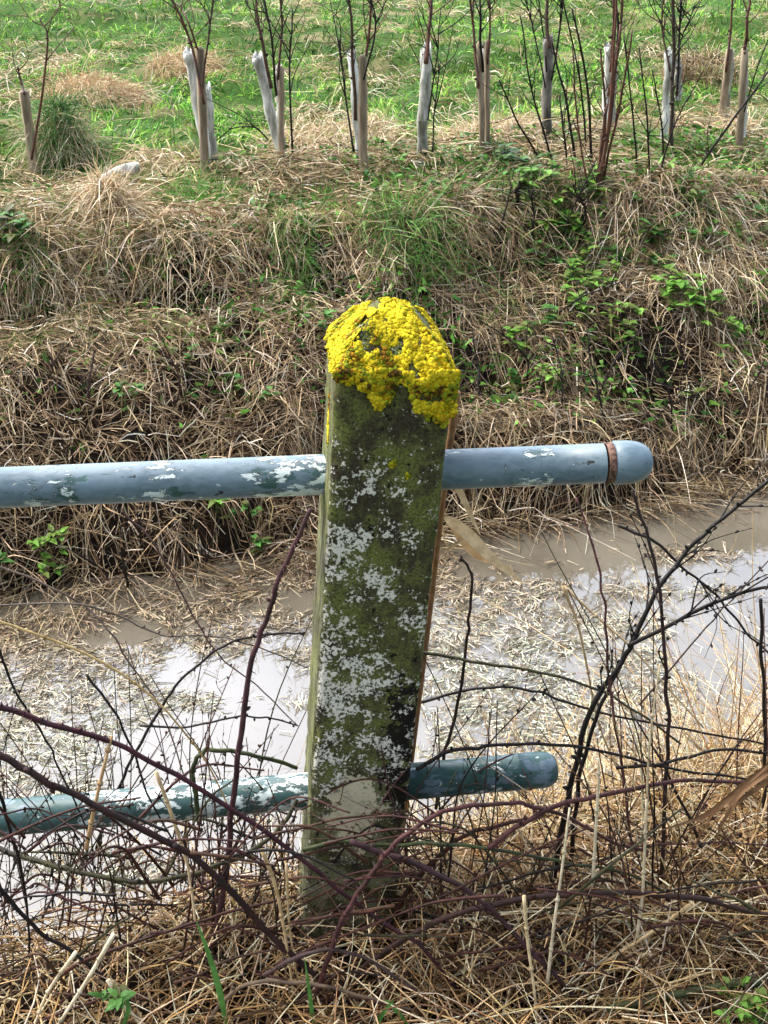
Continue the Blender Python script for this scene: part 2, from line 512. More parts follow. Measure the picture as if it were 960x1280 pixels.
def rrect(w, d, r, k=6, flat=7):
    pts = []
    cs = [(w / 2 - r, d / 2 - r, 0), (-w / 2 + r, d / 2 - r, 90), (-w / 2 + r, -d / 2 + r, 180), (w / 2 - r, -d / 2 + r, 270)]
    for q, (cx, cy, a0) in enumerate(cs):
        for i in range(k):
            a = R(a0 + 90 * i / (k - 1)); pts.append((cx + r * math.cos(a), cy + r * math.sin(a)))
        nx_, ny_, a1 = cs[(q + 1) % 4]
        a = R(a1); e = (nx_ + r * math.cos(a), ny_ + r * math.sin(a)); s0 = pts[-1]
        for i in range(1, flat): pts.append((s0[0] + (e[0] - s0[0]) * i / flat, s0[1] + (e[1] - s0[1]) * i / flat))
    return np.array(pts)
CAPH = .062
base = rrect(PW, PD, .012)
K = len(base)
rings = []
for z in np.linspace(-.3, EDGE - .012, 90): rings.append(np.c_[base, np.full(K, z)])
for f_, dz in ((.99, -.005), (.965, .001), (.9, .0075), (.8, .0160), (.68, .0262), (.55, .0368), (.42, .0462), (.28, .0540), (.14, .0590)):
    rings.append(np.c_[base * f_, np.full(K, EDGE + dz)])
PV = np.concatenate(rings)
# wear: shallow waves and chips
nrm = np.c_[PV[:, :2] / (np.linalg.norm(PV[:, :2], axis=1)[:, None] + 1e-6), np.zeros(len(PV))]
nn = fbm(PV[:, 0] * 1.3 + PV[:, 2], PV[:, 1] * 1.7 + PV[:, 2] * 1.2, 26, 5, 3) - .5
n3 = fbm(PV[:, 0] + 3.1 * PV[:, 1], PV[:, 2], 60, 8, 3)
cornerness = np.clip((np.abs(PV[:, 0]) / (PW / 2) + np.abs(PV[:, 1]) / (PD / 2) - 1.72) / .2, 0, 1)
PV = PV + nrm * (nn * .004 - cornerness * np.clip(n3 - .52, 0, 1) * .028)[:, None]
PV[:, 2] += (PV[:, 2] > EDGE) * (fbm(PV[:, 0], PV[:, 1], 40, 6, 3) - .5) * .012
nr = len(rings)
PF = [(i * K + j, i * K + (j + 1) % K, (i + 1) * K + (j + 1) % K, (i + 1) * K + j) for i in range(nr - 1) for j in range(K)]
PF.append(tuple((nr - 1) * K + j for j in range(K))); PF.append(tuple(range(K))[::-1])
me = bpy.data.meshes.new('post'); me.from_pydata(PV.tolist(), [], PF)
me.polygons.foreach_set('use_smooth', [True] * len(PF))
post = link('post', me, m_concrete(), fence)

# yellow lichen: thousands of small overlapping lobes on the cap and hanging over the front
def capz(u, v):
    r = np.maximum(np.abs(u) / (PW / 2), np.abs(v) / (PD / 2))
    return EDGE + np.interp(r, [0, .14, .28, .42, .55, .68, .8, .9, .965, .99, 1.0], [.0600, .0590, .0540, .0462, .0368, .0262, .0160, .0075, .001, -.005, -.010])
ico = []
g_ = (1 + 5 ** .5) / 2
for a in (-1, 1):
    for b in (-g_, g_): ico += [(0, a, b), (a, b, 0), (b, 0, a)]
ico = unit(np.array(ico, float))
from itertools import combinations
el = min(np.linalg.norm(ico[i] - ico[j]) for i, j in combinations(range(12), 2)) * 1.05
icf = []
for i, j, k_ in combinations(range(12), 3):
    if max(np.linalg.norm(ico[i] - ico[j]), np.linalg.norm(ico[j] - ico[k_]), np.linalg.norm(ico[i] - ico[k_])) < el:
        n_ = np.cross(ico[j] - ico[i], ico[k_] - ico[i])
        icf.append((i, j, k_) if n_.dot(ico[i]) > 0 else (i, k_, j))
icf = np.array(icf)
def lumps(name, pos, nor, rad, flat, col, mat, parent):
    N = len(pos)
    t1 = unit(np.cross(nor, unit(rng.normal(size=(N, 3))))); t2 = np.cross(nor, t1)
    sh = ico[None] * (1 + rng.normal(size=(N, 12, 1)) * .28)
    v = (pos[:, None] + rad[:, None, None] * (sh[..., 0:1] * t1[:, None] * 1.15 + sh[..., 1:2] * t2[:, None] + sh[..., 2:3] * nor[:, None] * flat)).reshape(-1, 3)
    f = (icf[None] + (np.arange(N) * 12)[:, None, None]).reshape(-1, 3)
    o = fast_mesh(name, v, f, np.repeat(col, 12, 0), mat); o.parent = parent
    return o
cap_n = 15000
u = rng.uniform(-.5, .5, cap_n) * (PW + .004); v = rng.uniform(-.5, .5, cap_n) * (PD + .004)
z = capz(u, v)
dens = fbm(u, v, 55, 40, 3)
bare = np.exp(-(((u - .040) / .016) ** 2 + ((v - .012) / .030) ** 2)) * .30 + np.exp(-(((u + .012) / .010) ** 2 + ((v + .012) / .014) ** 2)) * .18 + np.exp(-(((u - .024 - v * .4) / .004) ** 2 + ((v + .03) / .02) ** 2)) * .22
keep = dens - bare > .33
u, v, z = u[keep], v[keep], z[keep]
rx_ = np.abs(u) / PW > np.abs(v) / PD
nor = unit(np.c_[np.where(rx_, np.sign(u) * .8, 0), np.where(rx_, 0, np.sign(v) * .9), np.ones(len(u))])
thick = fbm(u, v, 70, 44, 2)
pos = np.c_[u, v, z] + nor * ((thick - .25) * .009)[:, None]
# over the front edge
N2 = 14000
u2 = rng.uniform(-.072, .074, N2)
lim = np.interp(u2, [-.072, -.045, -.036, -.026, -.014, -.004, .004, .012, .020, .034, .056, .066, .074], [.003, .006, .020, .034, .040, .030, .016, .014, .026, .052, .066, .062, .045])
lim = lim + (fbm(u2, u2 * 0, 190, 50, 3) - .5) * .030
z2 = EDGE - rng.uniform(-.10, 1, N2) * lim
hole = fbm(u2, z2, 60, 51, 3) < .30
k2 = ~hole
pos2 = np.c_[u2, np.full(N2, -PD / 2 - .001), z2][k2]
nor2 = np.tile(np.array([[0, -1., .15]]), (len(pos2), 1)); nor2 = unit(nor2)
th2 = fbm(pos2[:, 0], pos2[:, 2], 60, 54, 2)
pos2 = pos2 + nor2 * (th2 * .008)[:, None]
# side patches on the left face and over the right edge
N3 = 700
pos3 = np.c_[np.full(N3, -PW / 2), -.018 + rng.normal(size=N3) * .005, EDGE - .085 + rng.normal(size=N3) * .014]
nor3 = np.tile([[-1., 0, 0]], (N3, 1))
N4 = 1600
pos4 = np.c_[np.full(N4, PW / 2 + .002), rng.uniform(-.06, .03, N4), EDGE - rng.uniform(0, 1, N4) ** 1.2 * .06]
nor4 = np.tile([[1., 0, 0]], (N4, 1))
pos4b = np.c_[np.full(900, -PW / 2 - .001), rng.uniform(-.06, .06, 900), EDGE - rng.uniform(-.02, 1, 900) ** 2 * .012]
nor4b = np.tile([[-1., 0, .3]], (900, 1))
spots = np.array([(.005, .745), (.025, .73)])
sp_i = rng.integers(0, 2, 60)
pos5 = np.c_[spots[sp_i, 0] + rng.normal(size=60) * .0018, np.full(60, -PD / 2 - .001), EDGE - .965 + spots[sp_i, 1] + .10 + rng.normal(size=60) * .0018]
nor5 = np.tile([[0, -1., 0]], (60, 1))
POS = np.concatenate([pos, pos2, pos3, pos4, pos4b, pos5]); NOR = np.concatenate([nor, nor2, nor3, nor4, nor4b, nor5])
YEL = np.array([(.66, .53, .022), (.58, .45, .018), (.46, .31, .008), (.33, .33, .015), (.19, .23, .015), (.25, .12, .008), (.07, .04, .010)])
tone = fbm(POS[:, 0] * 1.2 + POS[:, 1], POS[:, 2] * 1.2 - POS[:, 1], 38, 60, 3)
low = np.clip((EDGE - .004 - POS[:, 2]) / .03, 0, 1)
idx = np.clip((rng.normal(size=len(POS)) * 1.3 + (tone - .42) * 13 + low * 1.1 + 1.0), 0, 6).astype(int)
colr = YEL[idx] * (1 + rng.normal(size=(len(POS), 1)) * .13)
lichen = lumps("lichen_patch", POS, NOR, rng.uniform(.0007, .0022, len(POS)) * (1 + .8 * (rng.random(len(POS)) < .15)), .45, np.clip(colr, .01, .95), M_CRUST, post)
tag(lichen, 'thick yellow lichen crust over the post top')
# grey-green crust beneath
N6 = 4200
u = rng.uniform(-.5, .5, N6) * PW; v = rng.uniform(-.5, .5, N6) * PD
p6 = np.c_[u, v, capz(u, v) - .001]
rx_ = np.abs(u) / PW > np.abs(v) / PD
n6 = unit(np.c_[np.where(rx_, np.sign(u) * .8, 0), np.where(rx_, 0, np.sign(v) * .9), np.ones(N6)])
GRY = np.array([(.22, .25, .16), (.32, .34, .26), (.16, .20, .06), (.30, .33, .05), (.10, .10, .07)])
crust = lumps('lichen_patch', p6, n6, rng.uniform(.001, .0024, N6), .45, GRY[rng.integers(0, 5, N6)], M_CRUST, post)
tag(crust, 'grey green crust showing through between the yellow lichen')

def rail(cpts, rr, mat, upper):
    """pipe along the line through the given world points; local X runs along the pipe"""
    a, b = cpts
    L = float(np.linalg.norm(b - a)); d = (b - a) / L
    side = np.cross(d, [0, 0, 1.]); side /= np.linalg.norm(side); up = np.cross(side, d)
    M = Matrix(((d[0], -side[0], up[0], b[0]), (d[1], -side[1], up[1], b[1]), (d[2], -side[2], up[2], b[2]), (0, 0, 0, 1)))
    def lathe(name, prof, mt, parent, k=64):
        xs, rs = zip(*prof); vs = []; fs = []
        for x, r_ in prof:
            for j in range(k):
                an = 2 * math.pi * j / k
                w = 1 + .012 * math.sin(3 * an + x * 40) * (0 if mt is not M_RUST else 1)
                vs.append((x, r_ * w * math.cos(an), r_ * w * math.sin(an)))
        for i in range(len(prof) - 1):
            for j in range(k): fs.append((i * k + j, i * k + (j + 1) % k, (i + 1) * k + (j + 1) % k, (i + 1) * k + j))
        fs.append(tuple(range(k))); fs.append(tuple((len(prof) - 1) * k + j for j in range(k))[::-1])
        m_ = bpy.data.meshes.new(name); m_.from_pydata(vs, [], fs)
        m_.polygons.foreach_set('use_smooth', [True] * len(fs))
        o = bpy.data.objects.new(name, m_); COL.objects.link(o); m_.materials.append(mt)
        o.parent = parent
        return o
    if upper:
        p = lathe('rail', [(-L, rr), (-L * .7, rr), (-L * .45, rr), (-L * .2, rr), (-.1, rr), (-.014, rr)], mat, fence)
        p.matrix_local = PM.inverted() @ M
        capr = rr * 1.10
        pr = [(-.002, rr * .99), (0.0, capr), (.016, capr)] + [(.016 + .034 * math.sin(R(q)), capr * (.28 + .72 * math.cos(R(q)))) for q in range(10, 91, 8)]
        c = lathe('end_cap', pr, mat, p)
        w = lathe('weld_ring', [(-.0115, rr * .98), (-.011, rr * 1.05), (-.008, rr * 1.015), (-.004, rr * 1.05), (-.0015, rr * 1.02), (-.001, rr * .98)], M_RUST, p)
        tag(w, 'rusty ring where the rounded end cap is welded on')
    else:
        pr = [(-L, rr), (-L * .7, rr), (-L * .4, rr), (-.05, rr)]
        p = lathe('rail', pr, mat, fence)
        p.matrix_local = PM.inverted() @ M
        pr = [(-.0505, rr * 1.012), (-.018, rr * 1.012)] + [(-.018 + .026 * math.sin(R(q)), rr * 1.012 * (.35 + .65 * math.cos(R(q)))) for q in range(12, 91, 8)]
        lathe('end_cap', pr, mat, p)
    return p
M_RUST = m_two('rust', (.035, .014, .009), (.22, .12, .08), 160, .85, .001)
# upper: cap starts at px 765; lower: rounded end at px 692
ua, ub = at(-260, 620, 1.335), at(767, 578.5, 1.405)
la, lb = at(-260, 1046, 1.335), at(690, 961, 1.395)
M_UP = m_paint('flaking_paint', [(-.405, .095, .135), (-.105, .03, .10), (-.57, .04, .08), (-.72, .04, .10)], -.003)
M_LO = m_paint('flaking_green_paint', [(-.52, .26, .125), (-.10, .03, .08)], .015, .17)
rail((ua, ub), .0262, M_UP, True)
rail((la, lb), .0272, M_LO, False)

# ================================================================== GRASS AND STRAW (stuff)
def scatter(n, x0, x1, s0, s1):
    x = rng.uniform(x0, x1, n); s = rng.uniform(s0, s1, n)
    return x, s + SLOPE * x, s
def cone(n, elev_lo, elev_hi, az=None, azs=3.2):
    e = rng.uniform(elev_lo, elev_hi, n)
    a = rng.uniform(0, 2 * math.pi, n) if az is None else az + rng.normal(size=n) * azs
    return np.c_[np.cos(a) * np.cos(e), np.sin(a) * np.cos(e), np.sin(e)]

# --- far bank: matted dead stalks lying every way
b = Blades()
n = 60000
x, y, s = scatter(n, -2.3, 3.0, 3.14, 5.15)
m = fbm(x, y, 4.2, 70, 3)
keep = rng.random(n) < np.clip((m - .32) * 6, .24, 1) * np.where(s > 4.7, .7, 1) * np.clip(1.15 - hollow(x, y) * 9, .12, 1)
x, y, s = x[keep], y[keep], s[keep]; n = len(x)
az = fbm(x, y, 2.6, 71, 2) * 12 + rng.normal(size=n) * .75
d = np.c_[np.cos(az), np.sin(az), np.zeros(n)]
lift = rng.uniform(0, 1, n) ** 1.4 * (.012 + .075 * fbm(x, y, 5, 72, 2))
wet = np.clip((s - 3.1) / .8, 0, 1)
c = pick(STRAW, n, .18, [.20, .15, .16, .15, .15, .11, .08]) * (.62 + .38 * wet)[:, None]
b.add(np.c_[x, y, np.zeros(n)], d, rng.uniform(.04, .15, n) + rng.random(n) ** 3 * .14, rng.uniform(.0016, .0042, n), c, hug=True, lift=lift,
      arch=rng.uniform(0, .10, n), curl=.09, seg=5, taper=.4, kink=.5)
# short broken bits matted over everything
n = 30000
x, y, s = scatter(n, -2.3, 3.0, 3.25, 4.75)
k = rng.random(n) < np.clip(1.1 - hollow(x, y) * 8, .1, 1) * np.clip((fbm(x, y, 5.5, 130, 3) - .33) * 5, .12, 1); x, y, s = x[k], y[k], s[k]; n = len(x)
az = rng.uniform(0, 6.28, n); d = np.c_[np.cos(az), np.sin(az), np.zeros(n)]
b.add(np.c_[x, y, np.zeros(n)], d, rng.uniform(.02, .09, n), rng.uniform(.0016, .0045, n), pick(STRAW, n, .18, [.17, .18, .18, .13, .14, .12, .08]), hug=True,
      lift=rng.uniform(.03, .10, n), arch=rng.uniform(-.05, .1, n), curl=.05, seg=3, taper=.3, kink=.5)
# stalks leaning down the slope
n = 9000
x, y, s = scatter(n, -2.3, 3.0, 3.25, 4.5)
m = fbm(x, y, 4.2, 70, 3); k = rng.random(n) < np.clip((m - .32) * 5, .25, 1) * np.clip(1.15 - hollow(x, y) * 7, .15, 1); x, y, s = x[k], y[k], s[k]; n = len(x)
d = cone(n, .1, 1.0, -math.pi / 2 + .28, .9)
c = pick(STRAW, n, .18, [.2, .22, .18, .12, .1, .13, .05])
b.add(np.c_[x, y, terrain(x, y)], d, rng.uniform(.07, .24, n), rng.uniform(.0018, .0042, n), c, droop=rng.uniform(.2, .9, n), curl=.10, seg=6, kink=.45, floor=.006)
# fringe hanging over the ledge
n = 9500
x, y, s = scatter(n, -2.3, 3.0, 4.12, 4.42)
m = vnoise(x, y, 3.4, 75); k = rng.random(n) < np.clip((m - .30) * 3.5, .05, 1); x, y, s = x[k], y[k], s[k]; n = len(x)
az = -math.pi / 2 + .28 + (vnoise(x, y, 5, 76) - .5) * 2.4
d = cone(n, .0, .9, 0, .0); a = az + rng.normal(size=n) * .4; a = a + rng.normal(size=n) * .5; e = rng.uniform(-.1, .9, n)
d = np.c_[np.cos(a) * np.cos(e), np.sin(a) * np.cos(e), np.sin(e)]
c = pick(STRAW, n, .16, [.27, .2, .12, .20, .04, .12, .05])
b.add(np.c_[x, y, terrain(x, y)], d, rng.uniform(.06, .22, n), rng.uniform(.002, .0045, n), c, droop=rng.uniform(.3, 1.0, n), curl=.14, seg=6, floor=.006, kink=.6)
far_straw = b.build('dead_grass', M_STRAW)
tag(far_straw, 'brown matted dead grass covering the far bank above the water', 'dead grass', kind='stuff')

# --- the ledge and the field: green grass
b = Blades()
n = 230000
x = rng.uniform(-1, 1, n); s = 4.15 + rng.uniform(0, 1, n) ** 1.7 * 12
yy = s; x = x * (2.0 + .52 * yy) ; y = s + SLOPE * np.clip(x, -12, 12)
f0 = fbm(x, y, 1.6, 80, 3); f1 = fbm(x, y, 6, 81, 2)
ramp_ = np.clip((s - 4.2) / 2.0, 0, 1)
pg = np.clip((f0 - .56 + .36 * ramp_) * 7, .02, 1)
k = rng.random(n) < pg * np.clip(f1 * 2.2 - .3, .15, 1)
x, y, s, f1 = x[k], y[k], s[k], f1[k]; n = len(x)
az = fbm(x, y, 3, 82, 2) * 14 + rng.normal(size=n) * .9
e = rng.uniform(.35, 1.4, n)
d = np.c_[np.cos(az) * np.cos(e), np.sin(az) * np.cos(e), np.sin(e)]
Ln = rng.uniform(.03, .11, n) * (.6 + f1) * np.clip(.75 + s * .03, 0, 1.3)
c = pick(GREEN, n, .18)
tone = fbm(x, y, 2.4, 87, 3); c = c * np.clip(.35 + (tone[:, None] - .25) * 2.4, .35, 1.5)
yel = rng.random(n) < .10; c[yel] = pick(STRAW, yel.sum(), .1)
b.add(np.c_[x, y, terrain(x, y)], d, Ln, rng.uniform(.003, .006, n) * (1 + s * .05), c, droop=rng.uniform(.2, .9, n), curl=.2, seg=3)
tag(b.build('grass', M_GRASS), 'short green meadow grass on the field beyond the ditch', 'grass', kind='stuff')

# --- pale dead grass lying in the field
b = Blades()
n = 70000
x = rng.uniform(-1, 1, n); s = 4.2 + rng.uniform(0, 1, n) ** 1.5 * 10
x = x * (2.0 + .52 * s); y = s + SLOPE * np.clip(x, -12, 12)
f0 = fbm(x, y, 1.6, 80, 3); f2 = fbm(x, y, 3.3, 84, 3)
ramp_ = np.clip((s - 4.2) / 2.0, 0, 1)
k = rng.random(n) < np.clip((.62 - f0 - .24 * ramp_) * 4 + (f2 - .53) * 7, .03, 1)
x, y, s, f2 = x[k], y[k], s[k], f2[k]; n = len(x)
az = fbm(x, y, 2.2, 85, 2) * 14 + rng.normal(size=n) * .8
e = rng.uniform(-.1, .9, n)
d = np.c_[np.cos(az) * np.cos(e), np.sin(az) * np.cos(e), np.sin(e)]
c = pick(STRAW, n, .15, [.28, .14, .07, .24, .03, .14, .10])
b.add(np.c_[x, y, terrain(x, y) + f2 * .05], d, rng.uniform(.10, .26, n), rng.uniform(.0025, .005, n) * (1 + s * .05), c, droop=rng.uniform(.4, 1.1, n), curl=.3, seg=4, floor=.008)
tag(b.build('dead_grass', M_STRAW), 'pale bent dead grass lying in swathes on the green field', 'dead grass', kind='stuff')

# --- low green cover creeping over the ledge and the right bank
b = Blades()
n = 42000
x, y, s = scatter(n, -2.3, 3.0, 3.35, 4.9)
m = fbm(x, y, 2.7, 110, 3); px_ = np.clip(.5 + x * .55, .12, 1); up_ = np.clip((s - 3.3) / .6, 0, 1)
k = rng.random(n) < np.clip((m - .42) * 9, 0, 1) * px_ * up_; x, y, s = x[k], y[k], s[k]; n = len(x)
d = cone(n, -.1, .8)
b.add(np.c_[x, y, terrain(x, y) + rng.uniform(.01, .09, n)], d, rng.uniform(.014, .045, n), rng.uniform(.008, .018, n), pick([(.05, .16, .025), (.10, .27, .04), (.16, .36, .06), (.03, .09, .015), (.13, .20, .04)], n, .2), droop=.3, curl=.3, seg=3, taper=.75)
tag(b.build('ground_cover', M_LEAF), 'low green leaves creeping through the straw of the right bank and ledge', 'ground cover', kind='stuff')
b = Blades()
n = 26000
x, y, s = scatter(n, -2.3, 3.0, 3.7, 4.9)
m = fbm(x, y, 2.1, 115, 3)
k = rng.random(n) < np.clip((m - .55) * 7, 0, 1) * np.clip((s - 3.7) / .4, 0, 1); x, y, s = x[k], y[k], s[k]; n = len(x)
d = cone(n, .2, 1.4)
b.add(np.c_[x, y, terrain(x, y) + .02], d, rng.uniform(.05, .17, n), rng.uniform(.002, .0045, n), pick([(.10, .26, .04), (.17, .34, .07), (.25, .38, .12), (.05, .14, .03), (.30, .32, .14)], n, .2), droop=rng.uniform(.3, 1.1, n), curl=.3, seg=4, floor=.01)
tag(b.build('grass', M_GRASS), 'thin green grass growing through the dead straw along the ledge', 'grass', kind='stuff')

# --- near bank straw
b = Blades()
NEAR = [(.66, .48, .25), (.54, .35, .15), (.32, .19, .085), (.78, .64, .42), (.14, .08, .04), (.86, .78, .58), (.06, .033, .018)]
n = 10000
x, y, s = scatter(n, -1.0, 1.15, .95, 1.62)
foot = lambda x, y: 1 - .82 * np.exp(-((x + .06) / .13) ** 4 - ((y - 1.24) / .15) ** 4)
k = rng.random(n) < np.clip(.55 + x * .5, .3, 1) * foot(x, y); x, y, s = x[k], y[k], s[k]; n = len(x)
az = fbm(x, y, 4, 90, 2) * 14 + rng.normal(size=n) * .9
d = np.c_[np.cos(az), np.sin(az), np.zeros(n)]
b.add(np.c_[x, y, np.zeros(n)], d, rng.uniform(.06, .30, n), rng.uniform(.0014, .0038, n), pick(NEAR, n, .15, [.15, .16, .17, .12, .16, .08, .16]), hug=True,
      lift=rng.uniform(0, 1, n) ** 1.3 * (.09 + .05 * np.clip(x, 0, 1)), arch=rng.uniform(0, .16, n), curl=.3, seg=5, sides=3, taper=.4, kink=.35)
n = 10500
x, y, s = scatter(n, -1.0, 1.15, 1.05, 1.72)
hgt = np.clip(.45 + .75 * x + .5 * (vnoise(x, y, 7, 92) - .5), .15, 1)
k = rng.random(n) < hgt * foot(x, y); x, y, s, hgt = x[k], y[k], s[k], hgt[k]; n = len(x)
d = cone(n, .35, 1.45)
b.add(np.c_[x, y, terrain(x, y)], d, rng.uniform(.14, .48, n) * (.36 + .80 * hgt), rng.uniform(.0014, .0042, n), pick(NEAR, n, .15, [.25, .17, .10, .22, .06, .15, .05]),
      droop=rng.uniform(.1, .9, n), curl=.22, seg=6, sides=3, taper=.7, kink=.3, floor=.004)
n = 2600
x, y, s = scatter(n, -.95, 1.15, 1.25, 1.74)
k = rng.random(n) < np.clip(.25 + .9 * x, .10, 1) * foot(x, y); x, y, s = x[k], y[k], s[k]; n = len(x)
d = cone(n, .75, 1.5)
b.add(np.c_[x, y, terrain(x, y)], d, rng.uniform(.16, .46, n) * np.clip(.6 + .4 * x, .45, 1), rng.uniform(.0016, .0042, n), pick([(.74, .58, .34), (.88, .80, .60), (.62, .44, .22), (.80, .68, .46)], n, .12),
      droop=rng.uniform(.05, .6, n), curl=.12, seg=6, sides=3, taper=.7, kink=.35, floor=.004)
tag(b.build('dead_grass', M_STRAW), 'tan dead grass and stalks crowding the near bank around the post foot', 'dead grass', kind='stuff')

# --- reed litter floating on the water, in rafts
b = Blades()
n = 125000
x = rng.uniform(-1.7, 2.1, n); s = rng.uniform(1.7, 3.35, n); y = s + SLOPE * x
rafts = [  # px, py, half width, half depth (m), amount
    (30, 860, .34, .36, 1.0), (120, 830, .20, .20, .9), (300, 775, .26, .16, 1), (240, 745, .20, .14, .8), (60, 790, .25, .06, .7), (380, 800, .16, .10, .7),
    (620, 800, .34, .34, 1.0), (700, 870, .38, .30, .9), (590, 720, .16, .14, .8), (740, 790, .26, .12, .7), (700, 640, .30, .05, .4),
    (850, 740, .18, .05, .4), (880, 860, .20, .10, .55), (330, 725, .2, .07, .8), (20, 940, .25, .16, .6), (650, 950, .3, .15, .7), (900, 690, .30, .05, .5), (360, 870, .10, .14, .5)]
den = np.zeros(n)
for (px, py, hw, hd, am) in rafts:
    dd = ray(px, py); t_ = (WATER - CAM_H) / dd[2]; cx, cy = dd[0] * t_, dd[1] * t_
    q = ((x - cx) / hw) ** 2 + ((y - cy) / hd) ** 2
    den = np.maximum(den, am * np.clip(1.5 - q, 0, 1))
edge = fbm(x, y, 7, 95, 4); fine = fbm(x, y, 22, 97, 2)
streak = fbm(x * .8 + y * .3, y * 2.2, 6, 98, 3)
den = np.clip((den + (edge - .5) * 1.7 + (streak - .5) * 1.6 - .42) * 5, 0, 1) * np.clip((fine - .16) * 3.4, .15, 1)
den = np.maximum(den, np.clip((s - 3.14) * 5, 0, .55) * (edge > .45))
den = np.maximum(den, .012)
k = rng.random(n) < den; x, y, s, edge = x[k], y[k], s[k], edge[k]; n = len(x)
az = fbm(x, y, 5, 96, 2) * 10 + rng.normal(size=n) * .75
d = np.c_[np.cos(az), np.sin(az), rng.normal(size=n) * .05]
pale = np.clip((3.0 - s) / .5, 0, 1)[:, None]
c = pick([(.42, .33, .20), (.33, .245, .14), (.52, .43, .30), (.20, .14, .08), (.12, .08, .05)], n, .15) * (1 - pale) + pick([(.54, .51, .40), (.66, .65, .56), (.43, .40, .30), (.50, .55, .42), (.20, .16, .10)], n, .12) * pale
b.add(np.c_[x, y, np.full(n, WATER + .003) + rng.random(n) * .007], d, rng.uniform(.008, .022, n) + rng.random(n) ** 3 * .045 * (1.2 - .6 * pale[:, 0]), rng.uniform(.0013, .0045, n), c, droop=0, curl=.12, seg=3, taper=.55)
tag(b.build('reed_litter', M_LITTER), 'pale chopped reed litter floating in rafts on the muddy water', 'reed litter', kind='stuff')

# ================================================================== helpers for stems
def spline(pts, n=10):
    P = [np.asarray(p, float) for p in pts]
    P = [2 * P[0] - P[1]] + P + [2 * P[-1] - P[-2]]
    out = []
    for i in range(1, len(P) - 2):
        for j in range(n):
            t = j / n
            out.append(.5 * ((2 * P[i]) + (-P[i - 1] + P[i + 1]) * t + (2 * P[i - 1] - 5 * P[i] + 4 * P[i + 1] - P[i + 2]) * t * t + (-P[i - 1] + 3 * P[i] - 3 * P[i + 1] + P[i + 2]) * t ** 3))
    out.append(P[-2]); return np.array(out)

PURPLE = (.070, .026, .022); DARK = (.012, .008, .007); OLIVE = (.045, .043, .018); BROWN = (.075, .036, .020); RED = (.055, .018, .012); TAN = (.56, .42, .22); MOSSY = (.045, .058, .020)

def stem_into(mb, P, r0, r1, col, thorns=0, buds=0, k=6, wob=.0012, twigs=0):
    n = len(P)
    P = P + np.cumsum(rng.normal(size=P.shape), 0) * 0 + np.stack([vnoise(np.arange(n) * .31 + rng.random() * 50, np.full(n, a * 9.3), 1, 5) - .5 for a in range(3)], 1) * max(wob, .0013) * 3.4
    tt = np.linspace(0, 1, n)
    rad = (r0 + (r1 - r0) * tt) * (1 + .10 * (vnoise(np.arange(n) * .9, np.zeros(n), 1, int(rng.integers(99))) - .5))
    base = np.array(col) * (1 + rng.normal() * .06)
    cc = np.repeat((base[None] * (1 + .35 * (vnoise(np.arange(n) * .2, np.full(n, 3.), 1, int(rng.integers(99))) - .5))[:, None]), k, 0)
    mb.tube(P, rad, k, cc)
    T_ = unit(np.gradient(P, axis=0))
    for _ in range(int(thorns * 1.8)):
        i = int(rng.integers(1, n - 1)); o = unit(np.cross(T_[i], rng.normal(size=3)))
        q = P[i] + o * rad[i] * .7; L_ = rad[i] * rng.uniform(1.3, 2.3)
        mb.tube([q, q + o * L_ * .6 - T_[i] * L_ * .15, q + o * L_ - T_[i] * L_ * .5], [rad[i] * .32, rad[i] * .16, rad[i] * .03], 4, np.array(col) * 1.3)
    for _ in range(buds):
        i = int(rng.integers(1, n - 1)); o = unit(np.cross(T_[i], rng.normal(size=3)) + T_[i] * .6)
        q = P[i] + o * rad[i] * .4; L_ = max(rad[i] * 2.4, .0055)
        mb.tube([q, q + o * L_ * .45, q + o * L_ * .8, q + o * L_], [max(rad[i] * .5, .0010), max(rad[i] * .85, .0021), max(rad[i] * .5, .0013), .0003], 5, np.array(col) * .8)
    for _ in range(twigs):
        i = int(rng.integers(int(n * .2), n - 1)); o = unit(T_[i] * rng.uniform(.5, 1.3) + unit(rng.normal(size=3)) * .8)
        L_ = rng.uniform(.04, .13); q = P[i]
        Q = spline([q, q + o * L_ * .5 + rng.normal(size=3) * .006, q + o * L_ + rng.normal(size=3) * .012], 5)
        rr = min(rad[i] * .55, .0014)
        mb.tube(Q, np.linspace(rr, rr * .4, len(Q)), 4, np.array(col) * .9)
        for jj in (4, 8):
            mb.tube([Q[jj], Q[jj] + o * .004, Q[jj] + o * .007], [rr, rr * 1.7, rr * .3], 4, np.array(col) * .7)

def cane(pts, r, col, label, name='bramble_cane', cat='bramble cane', group=None, thorns=26, buds=6, taper=.6, twigs=0, n=10):
    """pts: (px, py, D) along the cane"""
    P = spline([at(*p) for p in pts], n)
    mb = MB(); stem_into(mb, P, r, r * taper, col, thorns, buds, 7, twigs=twigs)
    o = mb.build(name, M_CANE)
    return tag(o, label, cat, group or 'bramble canes tangled along the near bank')

